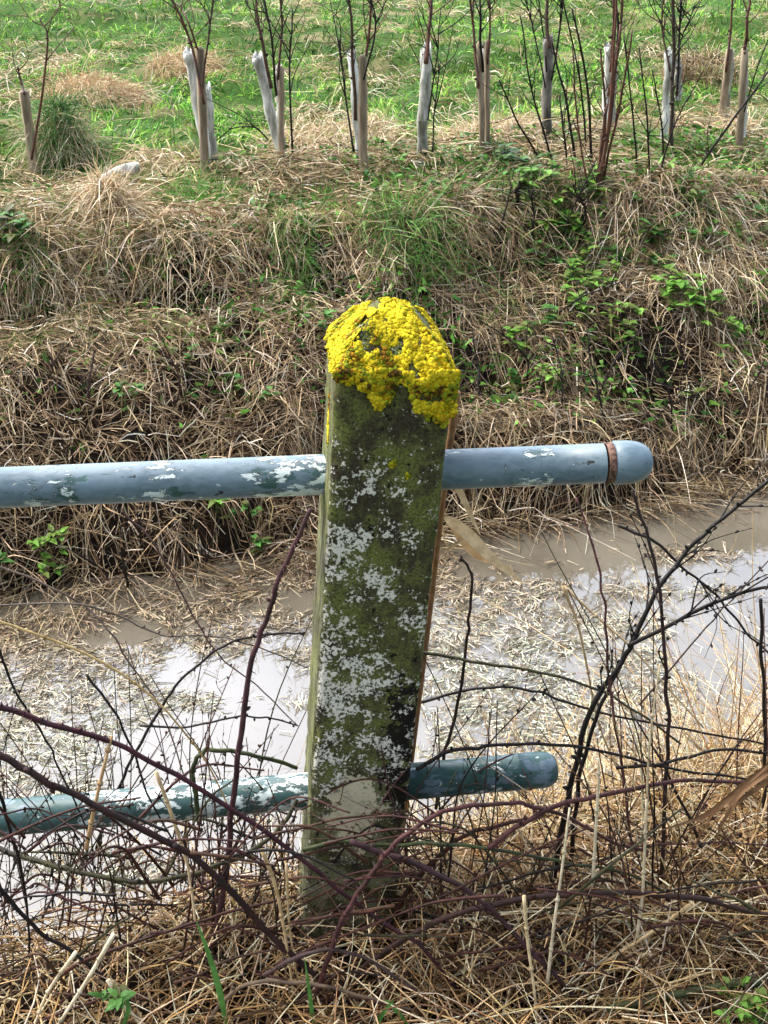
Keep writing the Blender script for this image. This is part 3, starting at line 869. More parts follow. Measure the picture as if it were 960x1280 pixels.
C_ = cane
C_([(-80, 868, 1.16), (0, 885, 1.17), (60, 903, 1.18), (150, 932, 1.20), (240, 980, 1.21), (340, 1047, 1.21), (410, 1100, 1.20), (475, 1150, 1.19), (525, 1182, 1.18), (570, 1235, 1.18)], .0042, (.065, .020, .028), 'long thorny purple bramble cane sloping from the left edge across the lower rail and post', thorns=60)
C_([(-80, 900, 1.12), (0, 945, 1.13), (45, 970, 1.13), (90, 992, 1.14), (170, 1033, 1.15), (240, 1070, 1.16), (290, 1115, 1.16), (330, 1160, 1.16), (385, 1212, 1.16), (450, 1262, 1.16), (500, 1310, 1.16)], .0048, (.045, .020, .018), 'thickest dark bramble cane running below the long purple one towards the post foot', thorns=40, taper=.85)
C_([(270, 1170, 1.26), (283, 1090, 1.26), (290, 1010, 1.26), (300, 930, 1.26), (315, 830, 1.27), (330, 780, 1.28), (345, 735, 1.28), (366, 685, 1.29), (388, 637, 1.30)], .0046, (.070, .030, .034), 'upright mauve bramble stem rising from the lower rail to the upper rail beside the post', thorns=34, taper=.62)
C_([(-70, 1040, 1.30), (0, 1062, 1.28), (60, 1080, 1.26), (100, 1090, 1.25), (165, 1102, 1.24), (240, 1092, 1.25), (310, 1066, 1.26), (350, 1035, 1.28), (372, 1000, 1.31)], .0040, OLIVE, 'olive bramble cane sagging in a wide curve just below the lower rail', thorns=20, taper=.8)
C_([(-40, 758, 1.5), (0, 757, 1.5), (96, 755, 1.5), (158, 775, 1.5), (208, 794, 1.5), (267, 796, 1.5), (330, 812, 1.5), (385, 835, 1.5)], .0017, (.10, .08, .06), 'thin grey brown stem stretching flat over the water from the left edge to the post', thorns=6, buds=10)
C_([(-40, 697, 1.55), (0, 709, 1.54), (50, 727, 1.53), (104, 757, 1.52), (137, 790, 1.5), (167, 836, 1.48), (196, 880, 1.46), (225, 950, 1.42), (250, 1040, 1.38)], .0019, (.11, .08, .06), 'thin arching stem falling from the left edge under the upper rail', thorns=6, buds=8)
C_([(120, 1060, 1.40), (150, 985, 1.42), (170, 940, 1.43), (200, 886, 1.44), (225, 852, 1.45), (267, 815, 1.46), (317, 795, 1.47), (352, 791, 1.48), (380, 794, 1.48)], .0026, DARK, 'dark stem bowing in a quarter circle over the water left of the post', thorns=8, buds=12)
C_([(150, 636, 1.62), (187, 673, 1.6), (217, 723, 1.58), (246, 777, 1.56), (275, 819, 1.54), (325, 861, 1.52), (370, 905, 1.5)], .0016, (.07, .035, .03), 'thin straight reddish stem slanting down right from under the upper rail', buds=8, thorns=4)
C_([(175, 907, 1.44), (233, 909, 1.43), (292, 896, 1.42), (340, 899, 1.42), (372, 908, 1.42)], .0019, DARK, 'short dark wavy twig over the water meeting the post at its left side', buds=9, thorns=4)
C_([(250, 1030, 1.33), (243, 985, 1.33), (242, 962, 1.33), (250, 943, 1.33), (275, 937, 1.34), (317, 944, 1.35), (372, 960, 1.37)], .0038, MOSSY, 'hooked mossy stem bending over above the lower rail', buds=3, thorns=8, taper=.8)
C_([(-15, 780, 1.36), (0, 815, 1.35), (25, 873, 1.34), (50, 915, 1.33), (75, 961, 1.32), (110, 1040, 1.31)], .0021, DARK, 'thin black stem dropping from the left edge past the lower rail', buds=6, thorns=6)
C_([(108, 842, 1.40), (142, 890, 1.38), (167, 940, 1.36), (183, 990, 1.34), (221, 1057, 1.31), (262, 1120, 1.28)], .0021, DARK, 'dark stem with a swollen bud at its tip crossing the lower rail at left', buds=9, thorns=5)
C_([(0, 990, 1.20), (14, 1040, 1.2), (30, 1110, 1.2), (38, 1200, 1.2)], .0026, DARK, 'upright blackish stem at the left edge in front of the lower rail', buds=5, thorns=8)
C_([(-60, 1010, 1.36), (0, 1028, 1.36), (80, 1026, 1.37), (160, 1030, 1.38), (230, 1060, 1.36)], .0022, OLIVE, 'thin olive runner crossing behind the left end of the lower rail', thorns=8)
# right of the post
C_([(395, 1240, 1.14), (412, 1195, 1.14), (430, 1148, 1.15), (455, 1105, 1.16), (480, 1072, 1.17), (505, 1045, 1.18), (555, 1014, 1.20), (620, 1004, 1.22), (670, 1008, 1.24), (720, 1027, 1.26), (765, 1052, 1.28), (810, 1066, 1.3)], .0040, (.080, .030, .030), 'pinkish purple bramble cane arching from the post foot over to the right', thorns=40)
C_([(610, 1060, 1.22), (650, 1030, 1.23), (690, 1010, 1.24), (730, 998, 1.25), (780, 988, 1.26), (850, 977, 1.28), (925, 977, 1.3), (1000, 985, 1.32)], .0040, (.075, .028, .026), 'reddish cane lying nearly level below the rounded end of the lower rail', thorns=30)
C_([(440, 1050, 1.19), (480, 1067, 1.19), (530, 1085, 1.19), (600, 1125, 1.18), (655, 1180, 1.17), (700, 1225, 1.16), (745, 1282, 1.14)], .0045, (.060, .028, .030), 'mauve grey cane sloping from the post down to the bottom edge', thorns=28)
C_([(400, 1260, 1.20), (440, 1222, 1.2), (480, 1192, 1.2), (540, 1155, 1.2), (600, 1135, 1.2), (680, 1120, 1.2), (750, 1115, 1.2), (850, 1121, 1.2), (960, 1143, 1.2), (1030, 1160, 1.2)], .0044, (.050, .024, .020), 'long brown cane crossing the straw from post foot to right edge', thorns=40, taper=.95)
C_([(380, 1062, 1.215), (430, 1052, 1.215), (480, 1056, 1.22), (555, 1055, 1.22), (630, 1063, 1.22), (700, 1077, 1.23), (780, 1091, 1.25), (860, 1130, 1.28)], .0032, MOSSY, 'mossy green runner passing level across the post near its foot', thorns=14)
C_([(760, 1262, 1.13), (830, 1246, 1.13), (880, 1236, 1.13), (960, 1225, 1.13), (1030, 1215, 1.13)], .0062, MOSSY, 'thick moss green cane lying in the bottom right corner', thorns=14, taper=.9)
C_([(440, 1200, 1.22), (480, 1195, 1.22), (555, 1195, 1.22), (600, 1200, 1.22), (650, 1202, 1.22), (700, 1215, 1.22)], .0044, BROWN, 'rusty brown dead cane lying flat in straw just right of the post foot', thorns=8)
C_([(470, 1190, 1.30), (505, 1120, 1.3), (545, 1075, 1.3), (580, 1045, 1.3), (630, 1030, 1.31), (680, 1020, 1.32)], .0042, RED, 'stout dark red cane climbing from the post foot towards the lower rail', thorns=26, buds=3)
C_([(690, 1100, 1.35), (705, 1020, 1.36), (715, 977, 1.37), (728, 920, 1.38), (750, 867, 1.39), (776, 828, 1.40), (794, 797, 1.41), (824, 736, 1.43), (846, 706, 1.44), (872, 675, 1.45), (912, 640, 1.46), (956, 603, 1.47), (990, 570, 1.48)], .0048, (.009, .007, .006), 'thickest black branch leaning up right over the water to the right edge', name='bare_branch', cat='branch', thorns=0, buds=24, taper=.5, twigs=16, group='bare dark stems standing over the ditch')
C_([(712, 1090, 1.40), (722, 990, 1.40), (741, 907, 1.41), (762, 860, 1.42), (782, 820, 1.43), (800, 780, 1.44)], .0038, (.009, .007, .006), 'second black branch close against the thick leaning one, its lower half only', name='bare_branch', cat='branch', thorns=0, buds=10, group='bare dark stems standing over the ditch')
C_([(785, 808, 1.40), (855, 771, 1.40), (916, 745, 1.40), (960, 734, 1.40), (1010, 730, 1.40)], .0032, DARK, 'dark side branch forking from the thick leaning one level to the right edge', name='bare_branch', cat='branch', thorns=0, buds=14, twigs=9, group='bare dark stems standing over the ditch')
C_([(772, 657, 1.5), (820, 679, 1.48), (855, 710, 1.47), (899, 749, 1.46), (934, 793, 1.45), (960, 815, 1.44), (1000, 850, 1.44)], .0023, DARK, 'slender dark stem crossing behind the leaning branch down to the right edge', name='bare_branch', cat='branch', thorns=0, buds=12, twigs=5, group='bare dark stems standing over the ditch')
C_([(826, 1110, 1.33), (833, 977, 1.35), (835, 894, 1.36), (829, 806, 1.38), (824, 736, 1.39), (811, 675, 1.41), (791, 612, 1.43)], .0034, (.035, .020, .018), 'upright dark stem with a bud cluster ending just under the upper rail cap', name='bare_branch', cat='branch', thorns=6, buds=16, twigs=4, group='bare dark stems standing over the ditch')
C_([(790, 1060, 1.36), (781, 981, 1.37), (767, 894, 1.38), (759, 815, 1.4), (754, 745, 1.41), (741, 684, 1.43), (721, 622, 1.45)], .0024, (.12, .05, .05), 'slim mauve upright stem left of the thick leaning branch', name='bare_branch', cat='branch', thorns=12, buds=8, group='bare dark stems standing over the ditch')
C_([(545, 1010, 1.45), (557, 937, 1.45), (573, 876, 1.45), (584, 806, 1.46), (586, 771, 1.46), (588, 716, 1.47), (575, 697, 1.47)], .0030, (.03, .018, .015), 'crooked black stem just right of the post with a bent tip', name='bare_branch', cat='branch', thorns=4, buds=14, group='bare dark stems standing over the ditch')
C_([(505, 815, 1.47), (540, 817, 1.46), (584, 826, 1.45), (645, 835, 1.43), (715, 850, 1.42), (780, 880, 1.4), (850, 930, 1.38)], .0029, OLIVE, 'olive brown cane starting behind the post and running level over the water', thorns=14)
C_([(520, 880, 1.5), (585, 862, 1.49), (640, 859, 1.48), (690, 870, 1.47), (740, 888, 1.46), (850, 911, 1.44), (935, 925, 1.43), (990, 935, 1.43)], .0026, DARK, 'dark low arching cane below the olive one right of the post', thorns=12)
C_([(520, 962, 1.30), (555, 942, 1.30), (590, 935, 1.30), (630, 931, 1.30), (705, 932, 1.30), (780, 945, 1.31), (860, 965, 1.32), (960, 975, 1.34)], .0030, DARK, 'dark cane laid along the top of the lower rail end', thorns=16)
C_([(955, 1010, 1.38), (957, 960, 1.38), (954, 860, 1.39), (950, 748, 1.4)], .0032, (.02, .015, .012), 'short upright black stump of a stem at the right edge', name='bare_branch', cat='branch', thorns=0, buds=10, group='bare dark stems standing over the ditch', taper=.8)
C_([(770, 960, 1.30), (830, 955, 1.30), (895, 938, 1.30), (960, 940, 1.30), (1010, 944, 1.3)], .0026, DARK, 'black twig bowed level at the right above the reddish cane', thorns=4, buds=8)
C_([(800, 880, 1.42), (870, 800, 1.44), (905, 760, 1.45), (960, 700, 1.46)], .0015, (.05, .03, .025), 'very thin brown twig rising diagonally at the far right', buds=10, thorns=0)
C_([(60, 1230, 1.15), (120, 1195, 1.15), (210, 1165, 1.16), (290, 1140, 1.18), (370, 1120, 1.2)], .0030, RED, 'dark red cane low on the left slanting up to the post', thorns=14)
C_([(-40, 1080, 1.17), (0, 1110, 1.17), (50, 1165, 1.16), (110, 1205, 1.15), (180, 1265, 1.14)], .0036, DARK, 'dark cane in the lower left corner falling to the bottom edge', thorns=16)
C_([(330, 1220, 1.14), (390, 1190, 1.14), (450, 1195, 1.14), (520, 1240, 1.14)], .0034, (.08, .05, .045), 'brown cane humped across the front of the post foot', thorns=12)
C_([(250, 1290, 1.12), (300, 1235, 1.12), (370, 1228, 1.12), (430, 1238, 1.12), (520, 1262, 1.12)], .0034, (.16, .11, .07), 'pale brown dead cane along the bottom edge below the post', thorns=6)

# fine woody twigs, a tangle nobody could count
mb = MB()
for i in range(260):
    left = rng.random() < .45
    px = rng.uniform(-40, 370) if left else rng.uniform(500, 1000)
    D = rng.uniform(1.2, 1.55)
    py0 = rng.uniform(1080, 1240)
    H = abs(rng.normal()) * (120 if left else 150) + 60
    lean = rng.normal() * 70
    p0 = at(px, py0, D); p1 = at(px + lean * .35 + rng.normal() * 8, py0 - H * .5, D + rng.uniform(-.03, .06)); p2 = at(px + lean + rng.normal() * 14, py0 - H, D + rng.uniform(-.05, .12))
    P = spline([p0, p1, p2], 7)
    stem_into(mb, P, rng.uniform(.0009, .0022), .0007, random.choice([DARK, RED, BROWN, PURPLE, OLIVE]), 3, 4, 5, twigs=int(rng.integers(0, 4)))
for i in range(190):
    px = rng.uniform(-40, 1000); py = rng.uniform(1020, 1270); D = rng.uniform(1.13, 1.40)
    Lx = rng.uniform(60, 200) * random.choice((-1, 1)); dy = rng.normal() * 55
    P = spline([at(px, py, D), at(px + Lx * .5, py + dy * .5 - abs(rng.normal()) * 22, D + rng.normal() * .02), at(px + Lx, py + dy, D + rng.normal() * .03)], 8)
    stem_into(mb, P, rng.uniform(.0012, .003), .0012, random.choice([DARK, RED, RED, BROWN, PURPLE, PURPLE, OLIVE]), 6, 3, 5, twigs=1)
tag(mb.build('twig_tangle', M_CANE), 'fine dark red and brown twigs tangled through the near bank straw', 'twigs', kind='stuff')

# ================================================================== reed stalk leaning behind the post, with dry leaves
mb = MB()
P = spline([at(500, 1060, 1.50), at(520, 900, 1.49), at(537, 760, 1.485), at(551, 640, 1.48), at(564, 540, 1.475), at(571, 490, 1.47)], 8)
mb.tube(P, np.linspace(.0048, .0055, len(P)), 8, (.27, .15, .07))
reed = mb.build('reed_stalk', M_STRAW, origin=P[0])
tag(reed, 'brown dry reed stalk standing against the right edge of the concrete post', 'reed')
def strap(pts, w, col, name, parent=None, label=None, cat=None, group=None, seg=8, mat=None):
    P = spline([at(*p) for p in pts], seg); n = len(P)
    T_ = unit(np.gradient(P, axis=0)); view = unit(np.array([0, 0, CAM_H]) - P)
    sd = unit(np.cross(T_, view) + rng.normal(size=3) * .15); nn_ = np.cross(sd, T_)
    tt = np.linspace(0, 1, n); ww = w * np.sin(np.pi * np.clip(tt ** .7 * .93 + .05, 0, 1)) ** .7 * .5
    v = np.concatenate([P - sd * ww[:, None] + nn_ * ww[:, None] * .4, P, P + sd * ww[:, None] + nn_ * ww[:, None] * .4])
    f = []
    for i in range(n - 1): f += [(i, n + i, n + i + 1, i + 1), (n + i, 2 * n + i, 2 * n + i + 1, n + i + 1)]
    m_ = MB(); m_.add(v, f, col)
    o = m_.build(name, mat or M_STRAW, parent)
    if label: tag(o, label, cat, group)
    return o
strap([(556, 646, 1.44), (585, 668, 1.42), (615, 698, 1.40), (650, 725, 1.38)], .017, (.66, .50, .30), 'leaf', reed)
strap([(560, 652, 1.44), (590, 690, 1.42), (625, 705, 1.40), (648, 722, 1.39)], .010, (.55, .38, .20), 'leaf', reed)
strap([(562, 596, 1.44), (573, 610, 1.43), (585, 635, 1.42), (600, 668, 1.41)], .011, (.70, .52, .32), 'leaf', reed)
strap([(566, 605, 1.44), (588, 582, 1.42), (612, 558, 1.40)], .004, (.45, .30, .15), 'leaf', reed)
strap([(556, 690, 1.44), (580, 676, 1.42), (605, 690, 1.41), (640, 712, 1.40)], .006, (.60, .44, .26), 'leaf', reed)

# single dry stalks that stand out
def stalk(pts, r, col, label, mat=M_STRAW):
    P = spline([at(*p) for p in pts], 6); mb = MB(); mb.tube(P, np.linspace(r, r * .55, len(P)), 6, col)
    for q in range(1, 4):
        i = q * len(P) // 4; tdir = unit(P[i + 1] - P[i])
        mb.tube([P[i] - tdir * .003, P[i], P[i] + tdir * .003], [r * .9, r * 1.45, r * .9], 6, np.array(col) * .7)
    return tag(mb.build('dry_stalk', mat), label, 'stalk', 'single dry stalks standing out from the straw')
stalk([(-30, 768, 1.3), (0, 777, 1.3), (83, 807, 1.3), (142, 836, 1.3), (192, 873, 1.3), (230, 915, 1.3), (262, 960, 1.3), (300, 1040, 1.3)], .0019, (.58, .42, .18), 'long yellow grass stalk arching over the water from the left edge')
stalk([(800, 1170, 1.25), (806, 1060, 1.25), (812, 930, 1.26), (825, 830, 1.27)], .0022, (.72, .60, .38), 'straight pale stalk standing right of the two black branches')
stalk([(795, 1180, 1.2), (803, 1120, 1.2), (806, 1060, 1.2), (808, 1000, 1.2)], .0026, (.78, .68, .48), 'short cream upright stalk crossing the long brown cane')
stalk([(740, 1120, 1.22), (744, 1050, 1.22), (748, 980, 1.22), (748, 948, 1.22)], .0026, (.78, .70, .50), 'straight cream stalk directly right of the lower rail tip')
stalk([(683, 1240, 1.16), (692, 1160, 1.16), (702, 1090, 1.17), (712, 1010, 1.18)], .0026, (.76, .68, .48), 'leaning cream stalk below the lower rail tip')
stalk([(865, 1130, 1.2), (815, 1165, 1.2), (760, 1200, 1.19), (725, 1220, 1.18)], .0030, (.70, .52, .28), 'golden stalk lying diagonally over the straw at lower right')
stalk([(705, 733, 1.45), (745, 770, 1.43), (790, 810, 1.41), (835, 860, 1.39), (880, 910, 1.38)], .0022, (.62, .47, .28), 'pale brown stalk crossing in front of the black branches')
stalk([(703, 733, 1.45), (722, 780, 1.44), (735, 840, 1.43), (750, 910, 1.42), (790, 1000, 1.4)], .0024, (.55, .40, .22), 'tan bent stalk hinged at the top of the pale brown one')
stalk([(95, 1190, 1.12), (60, 1240, 1.11), (40, 1290, 1.1)], .0028, (.78, .68, .48), 'pale stalk falling to the bottom left corner')
stalk([(142, 1168, 1.13), (115, 1215, 1.12), (85, 1262, 1.11), (60, 1300, 1.1)], .0032, (.80, .72, .52), 'thick cream straw at lower left leaning left')
stalk([(135, 1225, 1.12), (160, 1262, 1.11), (190, 1290, 1.1)], .0038, (.80, .70, .48), 'broad flattened straw end at the bottom left')
stalk([(108, 1060, 1.18), (118, 1010, 1.18), (132, 950, 1.19), (140, 920, 1.2)], .0034, (.56, .38, .20), 'brown papery stalk crossing the left end of the lower rail')
stalk([(195, 965, 1.22), (215, 1020, 1.21), (235, 1085, 1.2), (245, 1160, 1.19)], .0030, (.72, .56, .34), 'pale split stalk hanging in front of the lower rail')
stalk([(327, 1062, 1.18), (345, 1110, 1.17), (358, 1180, 1.16), (368, 1250, 1.15)], .0030, (.62, .45, .24), 'tan stalk standing just left of the post foot')
stalk([(358, 1080, 1.17), (362, 1160, 1.17), (372, 1225, 1.16)], .0020, (.64, .48, .26), 'thin straw hugging the left corner of the post foot')
stalk([(655, 1120, 1.14), (660, 1180, 1.13), (668, 1240, 1.12), (672, 1290, 1.12)], .0028, (.74, .60, .36), 'upright golden straw below the sloping mauve cane')
# dead woolly leaf bundle at the right edge
lb_ = empty('dry_leaf_bundle', tuple(at(980, 935, 1.22)))
tag(lb_, 'brown fibrous dead leaf bundle hanging down at the right edge', 'dead leaves')
for q in range(7):
    jx, jy = rng.normal() * 16, rng.normal() * 14
    strap([(990, 930 + q * 5, 1.22), (950 + jx * .5, 968 + jy * .6 + q * 2, 1.21 + jy * .0006), (905 + jx, 1012 + jy, 1.20 - jx * .0006), (872 + jx * 2.2, 1050 + jy * 2.2 + jx, 1.2 + jy * .001)], rng.uniform(.002, .007), np.array((.20, .115, .06)) * rng.uniform(.5, 1.5), 'leaf', lb_)
# green grass blades in the foreground
def gblade(pts, w, label):
    strap(pts, w, (.10, .26, .06), 'grass_sprout', None, label, 'grass blade', 'single green blades in the foreground straw', mat=M_GRASS)
gblade([(285, 1290, 1.11), (275, 1240, 1.11), (262, 1195, 1.12), (246, 1152, 1.12)], .009, 'broad green blade standing left of the post foot')
gblade([(392, 1282, 1.1), (388, 1250, 1.1), (381, 1200, 1.11)], .006, 'small green blade right beside the post foot')
gblade([(466, 1290, 1.1), (480, 1265, 1.1), (492, 1250, 1.1)], .006, 'short green blade at the bottom edge under the post')
gblade([(482, 1250, 1.11), (500, 1268, 1.1), (512, 1285, 1.1)], .006, 'green blade bending right at the bottom edge')
gblade([(150, 1290, 1.1), (160, 1262, 1.1), (155, 1238, 1.11)], .007, 'dull green blade low in the lower left straw')

# ================================================================== saplings in guards along the far bank
M_GUARD = [m_two('plastic_guard_white', (.22, .22, .17), (.84, .86, .82), 26, .5, .004, (1, 1, .22), .2),
           m_two('plastic_guard_grey', (.13, .13, .09), (.58, .58, .52), 28, .6, .003, (1, 1, .3), .15),
           m_two('plastic_guard_dark', (.05, .045, .038), (.26, .24, .21), 26, .6, .004, (1, 1, .4), .1)]
M_STAKE = m_two('weathered_stake', (.12, .09, .055), (.40, .32, .22), 20, .85, .003, (1, 1, .15))
def sapling(bx, by, label, guards=(), stakes=(), stems=()):
    by += 8; g0 = hit(bx, by); D = g0[1]
    t = empty('sapling', tuple(g0)); tag(t, label, 'sapling', 'young trees in plastic guards along the far bank')
    for (x0, y0, x1, y1, w, mi, dd) in guards:
        a, b_ = at(x0, y0 + 8, D + dd), at(x1, y1, D + dd * 1.2)
        n = 12; k = 14; mb = MB(); r_ = w / FPX * D * .86 * .5
        P = [a + (b_ - a) * i / n + np.array([math.sin(i * .9) * .003, 0, 0]) for i in range(-2, n + 1)]
        ang = np.arange(k) * 2 * math.pi / k; vs = []
        for i, p in enumerate(P):
            rr_ = r_ * (1 + .09 * math.sin(i * 2.1 + bx)); sq = 1 - .12 * math.sin(i * .8 + bx)
            top = .018 * np.cos(ang - 1.2) * (i == n + 2) + (i == n + 2) * .012 * np.sin(ang * 5 + bx)
            vs.append(np.c_[p[0] + rr_ * np.cos(ang), p[1] + rr_ * sq * np.sin(ang), p[2] + top])
        for rr2 in (.94,):
            vs += [np.c_[p[0] + r_ * rr2 * np.cos(ang) * .96, p[1] + r_ * rr2 * np.sin(ang) * .9, np.full(k, p[2])] for p in P[::-1]]
        vs = np.concatenate(vs); m_ = len(vs) // k
        mb.add(vs, [(i * k + j, i * k + (j + 1) % k, (i + 1) * k + (j + 1) % k, (i + 1) * k + j) for i in range(m_ - 1) for j in range(k)])
        mb.build('tree_guard', M_GUARD[mi], t)
    for (x0, y0, x1, y1, w, dd) in stakes:
        a, b_ = at(x0, y0 + 18, D + dd), at(x1, y1, D + dd)
        mb = MB(); r_ = w / FPX * D * .42
        P = [a + (b_ - a) * i / 8 + np.array([rng.normal() * .001, 0, 0]) for i in range(9)]
        mb.tube(P + [P[-1] + (b_ - a) * .02], [r_ * (1 + rng.normal() * .05) for _ in range(9)] + [r_ * .4], 7)
        mb.build('stake', M_STAKE, t)
    if stems:
        mb = MB()
        for st in stems:
            pts, w, col = st[:3]; tw = st[3] if len(st) > 3 else 4
            P = spline([at(x_, y_, D + rng.normal() * .03 - .03) for x_, y_ in pts], 7)
            r_ = w / FPX * D * .34
            stem_into(mb, P, r_, r_ * .6, col, 0, 6, 5, .002)
            T_ = unit(np.gradient(P, axis=0))
            for _ in range(tw + 2):
                i = int(rng.integers(len(P) // 3, len(P) - 1)); o = unit(T_[i] + np.array([rng.normal() * .8, rng.normal() * .5, .3]))
                L_ = rng.uniform(.08, .26); Q = spline([P[i], P[i] + o * L_ * .5 + rng.normal(size=3) * .012, P[i] + o * L_ + rng.normal(size=3) * .03 + np.array([0, 0, .03])], 5)
                mb.tube(Q, np.linspace(.0024, .0011, len(Q)), 4, col)
                if rng.random() < .6:
                    q0 = Q[6]; o2 = unit(o + rng.normal(size=3) * .7)
                    mb.tube([q0, q0 + o2 * .04, q0 + o2 * .09], [.0016, .0013, .0009], 4, col)
        mb.build('stem', M_CANE, t)
    return t
BK = (.014, .009, .008); BR = (.08, .045, .03); RB = (.11, .048, .030)
sapling(45, 207, 'bare wooden stake leaning at the far left of the tree row',
        stakes=[(45, 205, 30, 115, 15, 0)], stems=[([(30, 118), (26, 100), (22, 84)], 5, BR, 0), ([(40, 200), (60, 60), (50, 22)], 5, RB, 2)])
sapling(262, 216, 'sapling between a slanted white guard and a dark stake, second from the left',
        guards=[(256, 175, 236, 66, 15, 0, .06), (266, 190, 258, 110, 14, 0, .10)], stakes=[(257, 216, 250, 62, 13, 0)],
        stems=[([(255, 130), (238, 55), (208, -20)], 6, RB, 3), ([(250, 70), (236, 30), (222, 4)], 4, RB, 1), ([(252, 120), (262, 30), (270, -40)], 4, BR, 3)])
sapling(350, 202, 'sapling in a white guard bent left with dark stems crossing it',
        guards=[(352, 190, 322, 72, 15, 0, .05), (352, 198, 349, 88, 12, 1, .09)], stakes=[(351, 202, 352, 85, 9, 0)],
        stems=[([(340, 110), (325, 40), (316, -30)], 7, BR, 3), ([(345, 120), (340, 50), (322, -30)], 5, BK, 6), ([(366, 192), (362, 90), (366, 10)], 4, BK, 5), ([(348, 100), (352, 40), (350, -30)], 5, RB, 3), ([(335, 175), (320, 160), (290, 160), (272, 175)], 3, BK, 0)])
sapling(454, 222, 'sapling with a ragged pale guard behind a tall grey stake left of the post top',
        guards=[(450, 190, 440, 66, 13, 0, .12)], stakes=[(454, 222, 453, 72, 13, 0)],
        stems=[([(445, 150), (440, 60), (436, -30)], 7, BR, 3), ([(452, 120), (462, 30), (470, -40)], 6, RB, 5), ([(442, 190), (430, 110), (424, 48)], 4, BK, 3), ([(455, 100), (470, 30), (458, -20)], 4, BK, 6)])
sapling(527, 205, 'sapling in a single straight grey white guard directly behind the post top',
        guards=[(526, 205, 533, 62, 15, 1, 0), (530, 130, 534, 60, 13, 0, -.02)],
        stems=[([(532, 80), (538, 20), (540, -40)], 8, RB, 4), ([(535, 150), (546, 70), (551, 10)], 3, BK, 4), ([(540, 190), (545, 120), (551, 75)], 3, BK, 2)])
sapling(604, 200, 'sapling tied between two pale brown stakes right of the post top',
        guards=[(606, 190, 605, 60, 12, 1, .05)], stakes=[(603, 200, 599, 55, 8, 0), (609, 196, 609, 52, 8, .02)],
        stems=[([(598, 110), (592, 40), (586, -30)], 6, RB, 2), ([(603, 90), (600, 20), (598, -40)], 5, BK, 3), ([(610, 80), (612, 20), (610, -20)], 4, RB, 2)])
sapling(684, 176, 'sapling in a dark shredded guard with many thin branches fanning out',
        guards=[(682, 172, 686, 48, 14, 2, 0)],
        stems=[([(686, 60), (684, 20), (686, -40)], 8, BR, 5), ([(690, 100), (700, 30), (706, -40)], 4, BK, 5), ([(682, 110), (668, 40), (652, -20)], 3, BK, 6), ([(684, 90), (676, 20), (668, -40)], 3, BK, 5)])
sapling(757, 158, 'pale guarded sapling mostly hidden behind a clump of reddish stems',
        guards=[(757, 158, 762, 58, 13, 0, .05), (764, 158, 768, 70, 10, 1, .08)],
        stems=[([(764, 90), (768, 30), (768, -40)], 8, RB, 4), ([(760, 120), (775, 40), (778, -40)], 6, RB, 5), ([(770, 90), (772, 20), (760, -40)], 5, BK, 6)])
sapling(838, 196, 'sapling with a pale guard on its left and a twiggy dark stem on its right',
        guards=[(831, 150, 836, 66, 11, 0, .08), (848, 110, 848, 76, 10, 1, .1)],
        stems=[([(839, 196), (840, 130), (842, 60), (840, -30)], 9, (.07, .05, .04), 10), ([(846, 120), (850, 40), (852, -30)], 5, BK, 9), ([(838, 90), (828, 30), (832, -30)], 4, BR, 8), ([(842, 80), (855, 40), (870, 5)], 3, BK, 6)])
sapling(900, 153, 'leaning pale stake and guard, second from the right end of the tree row',
        guards=[(905, 140, 913, 66, 12, 1, .04)], stakes=[(899, 153, 912, 62, 11, 0)],
        stems=[([(908, 90), (914, 20), (916, -30)], 5, RB, 3)])
sapling(924, 196, 'rightmost sapling of the row with a bare grey stake and a white guard',
        guards=[(929, 150, 931, 78, 10, 0, .05)], stakes=[(922, 196, 931, 62, 11, 0)],
        stems=[([(929, 80), (934, 30), (938, -10)], 7, RB, 2), ([(930, 140), (960, 50), (985, 20)], 3, BK, 4)])

# fallen guard
mb = MB()
Dg = hit(130, 235)[1]
Dg -= .24
P = spline([at(118, 236, Dg), at(136, 222, Dg + .02), at(155, 213, Dg + .04), at(174, 209, Dg + .06)], 6)
k = 14; r_ = .022
mb.tube(P, [r_ * .92] + [r_] * (len(P) - 2) + [r_ * .8], k, cap=False)
mb.tube(P[::-1], [r_ * .85] * len(P), k, cap=False)
tag(mb.build('tree_guard', M_GUARD[0]), 'fallen white plastic tube lying bent over a grass clump on the left ledge', 'tree guard')

# ================================================================== bare young shrubs on the far bank (right)
def shrub(bx, by, label, stems, col=BK):
    g0 = hit(bx, by); D = g0[1]; mb = MB()
    for (x0, y0, x1, y1, w) in stems:
        dd = rng.normal() * .04
        base_ = hit(x0, y0); p2 = at(x1, y1, D + dd)
        mid = (base_ + p2) / 2 + np.array([rng.normal() * .02, 0, 0])
        P = spline([base_ - np.array([0, 0, .02]), mid, p2], 8)
        r_ = w / FPX * D * .5
        stem_into(mb, P, r_, r_ * .55, col, 0, 10, 5, .003)
        T_ = unit(np.gradient(P, axis=0))
        for _ in range(5):
            i = int(rng.integers(5, len(P) - 1)); o = unit(T_[i] + rng.normal(size=3) * .5); L_ = rng.uniform(.06, .2)
            mb.tube([P[i], P[i] + o * L_ * .5 + rng.normal(size=3) * .008, P[i] + o * L_], [.0018, .0014, .0008], 4, col)
    return tag(mb.build('bare_shrub', M_CANE, origin=g0), label, 'shrub', 'leafless shoots growing on the far bank')
shrub(748, 262, 'tall fan of reddish shoots rising from the ledge right of the post', [(742, 262, 776, 30, 6), (746, 255, 770, -20, 5), (750, 240, 790, 40, 4), (745, 268, 760, 130, 6), (752, 225, 752, 60, 4), (738, 250, 715, 60, 3)], RB)
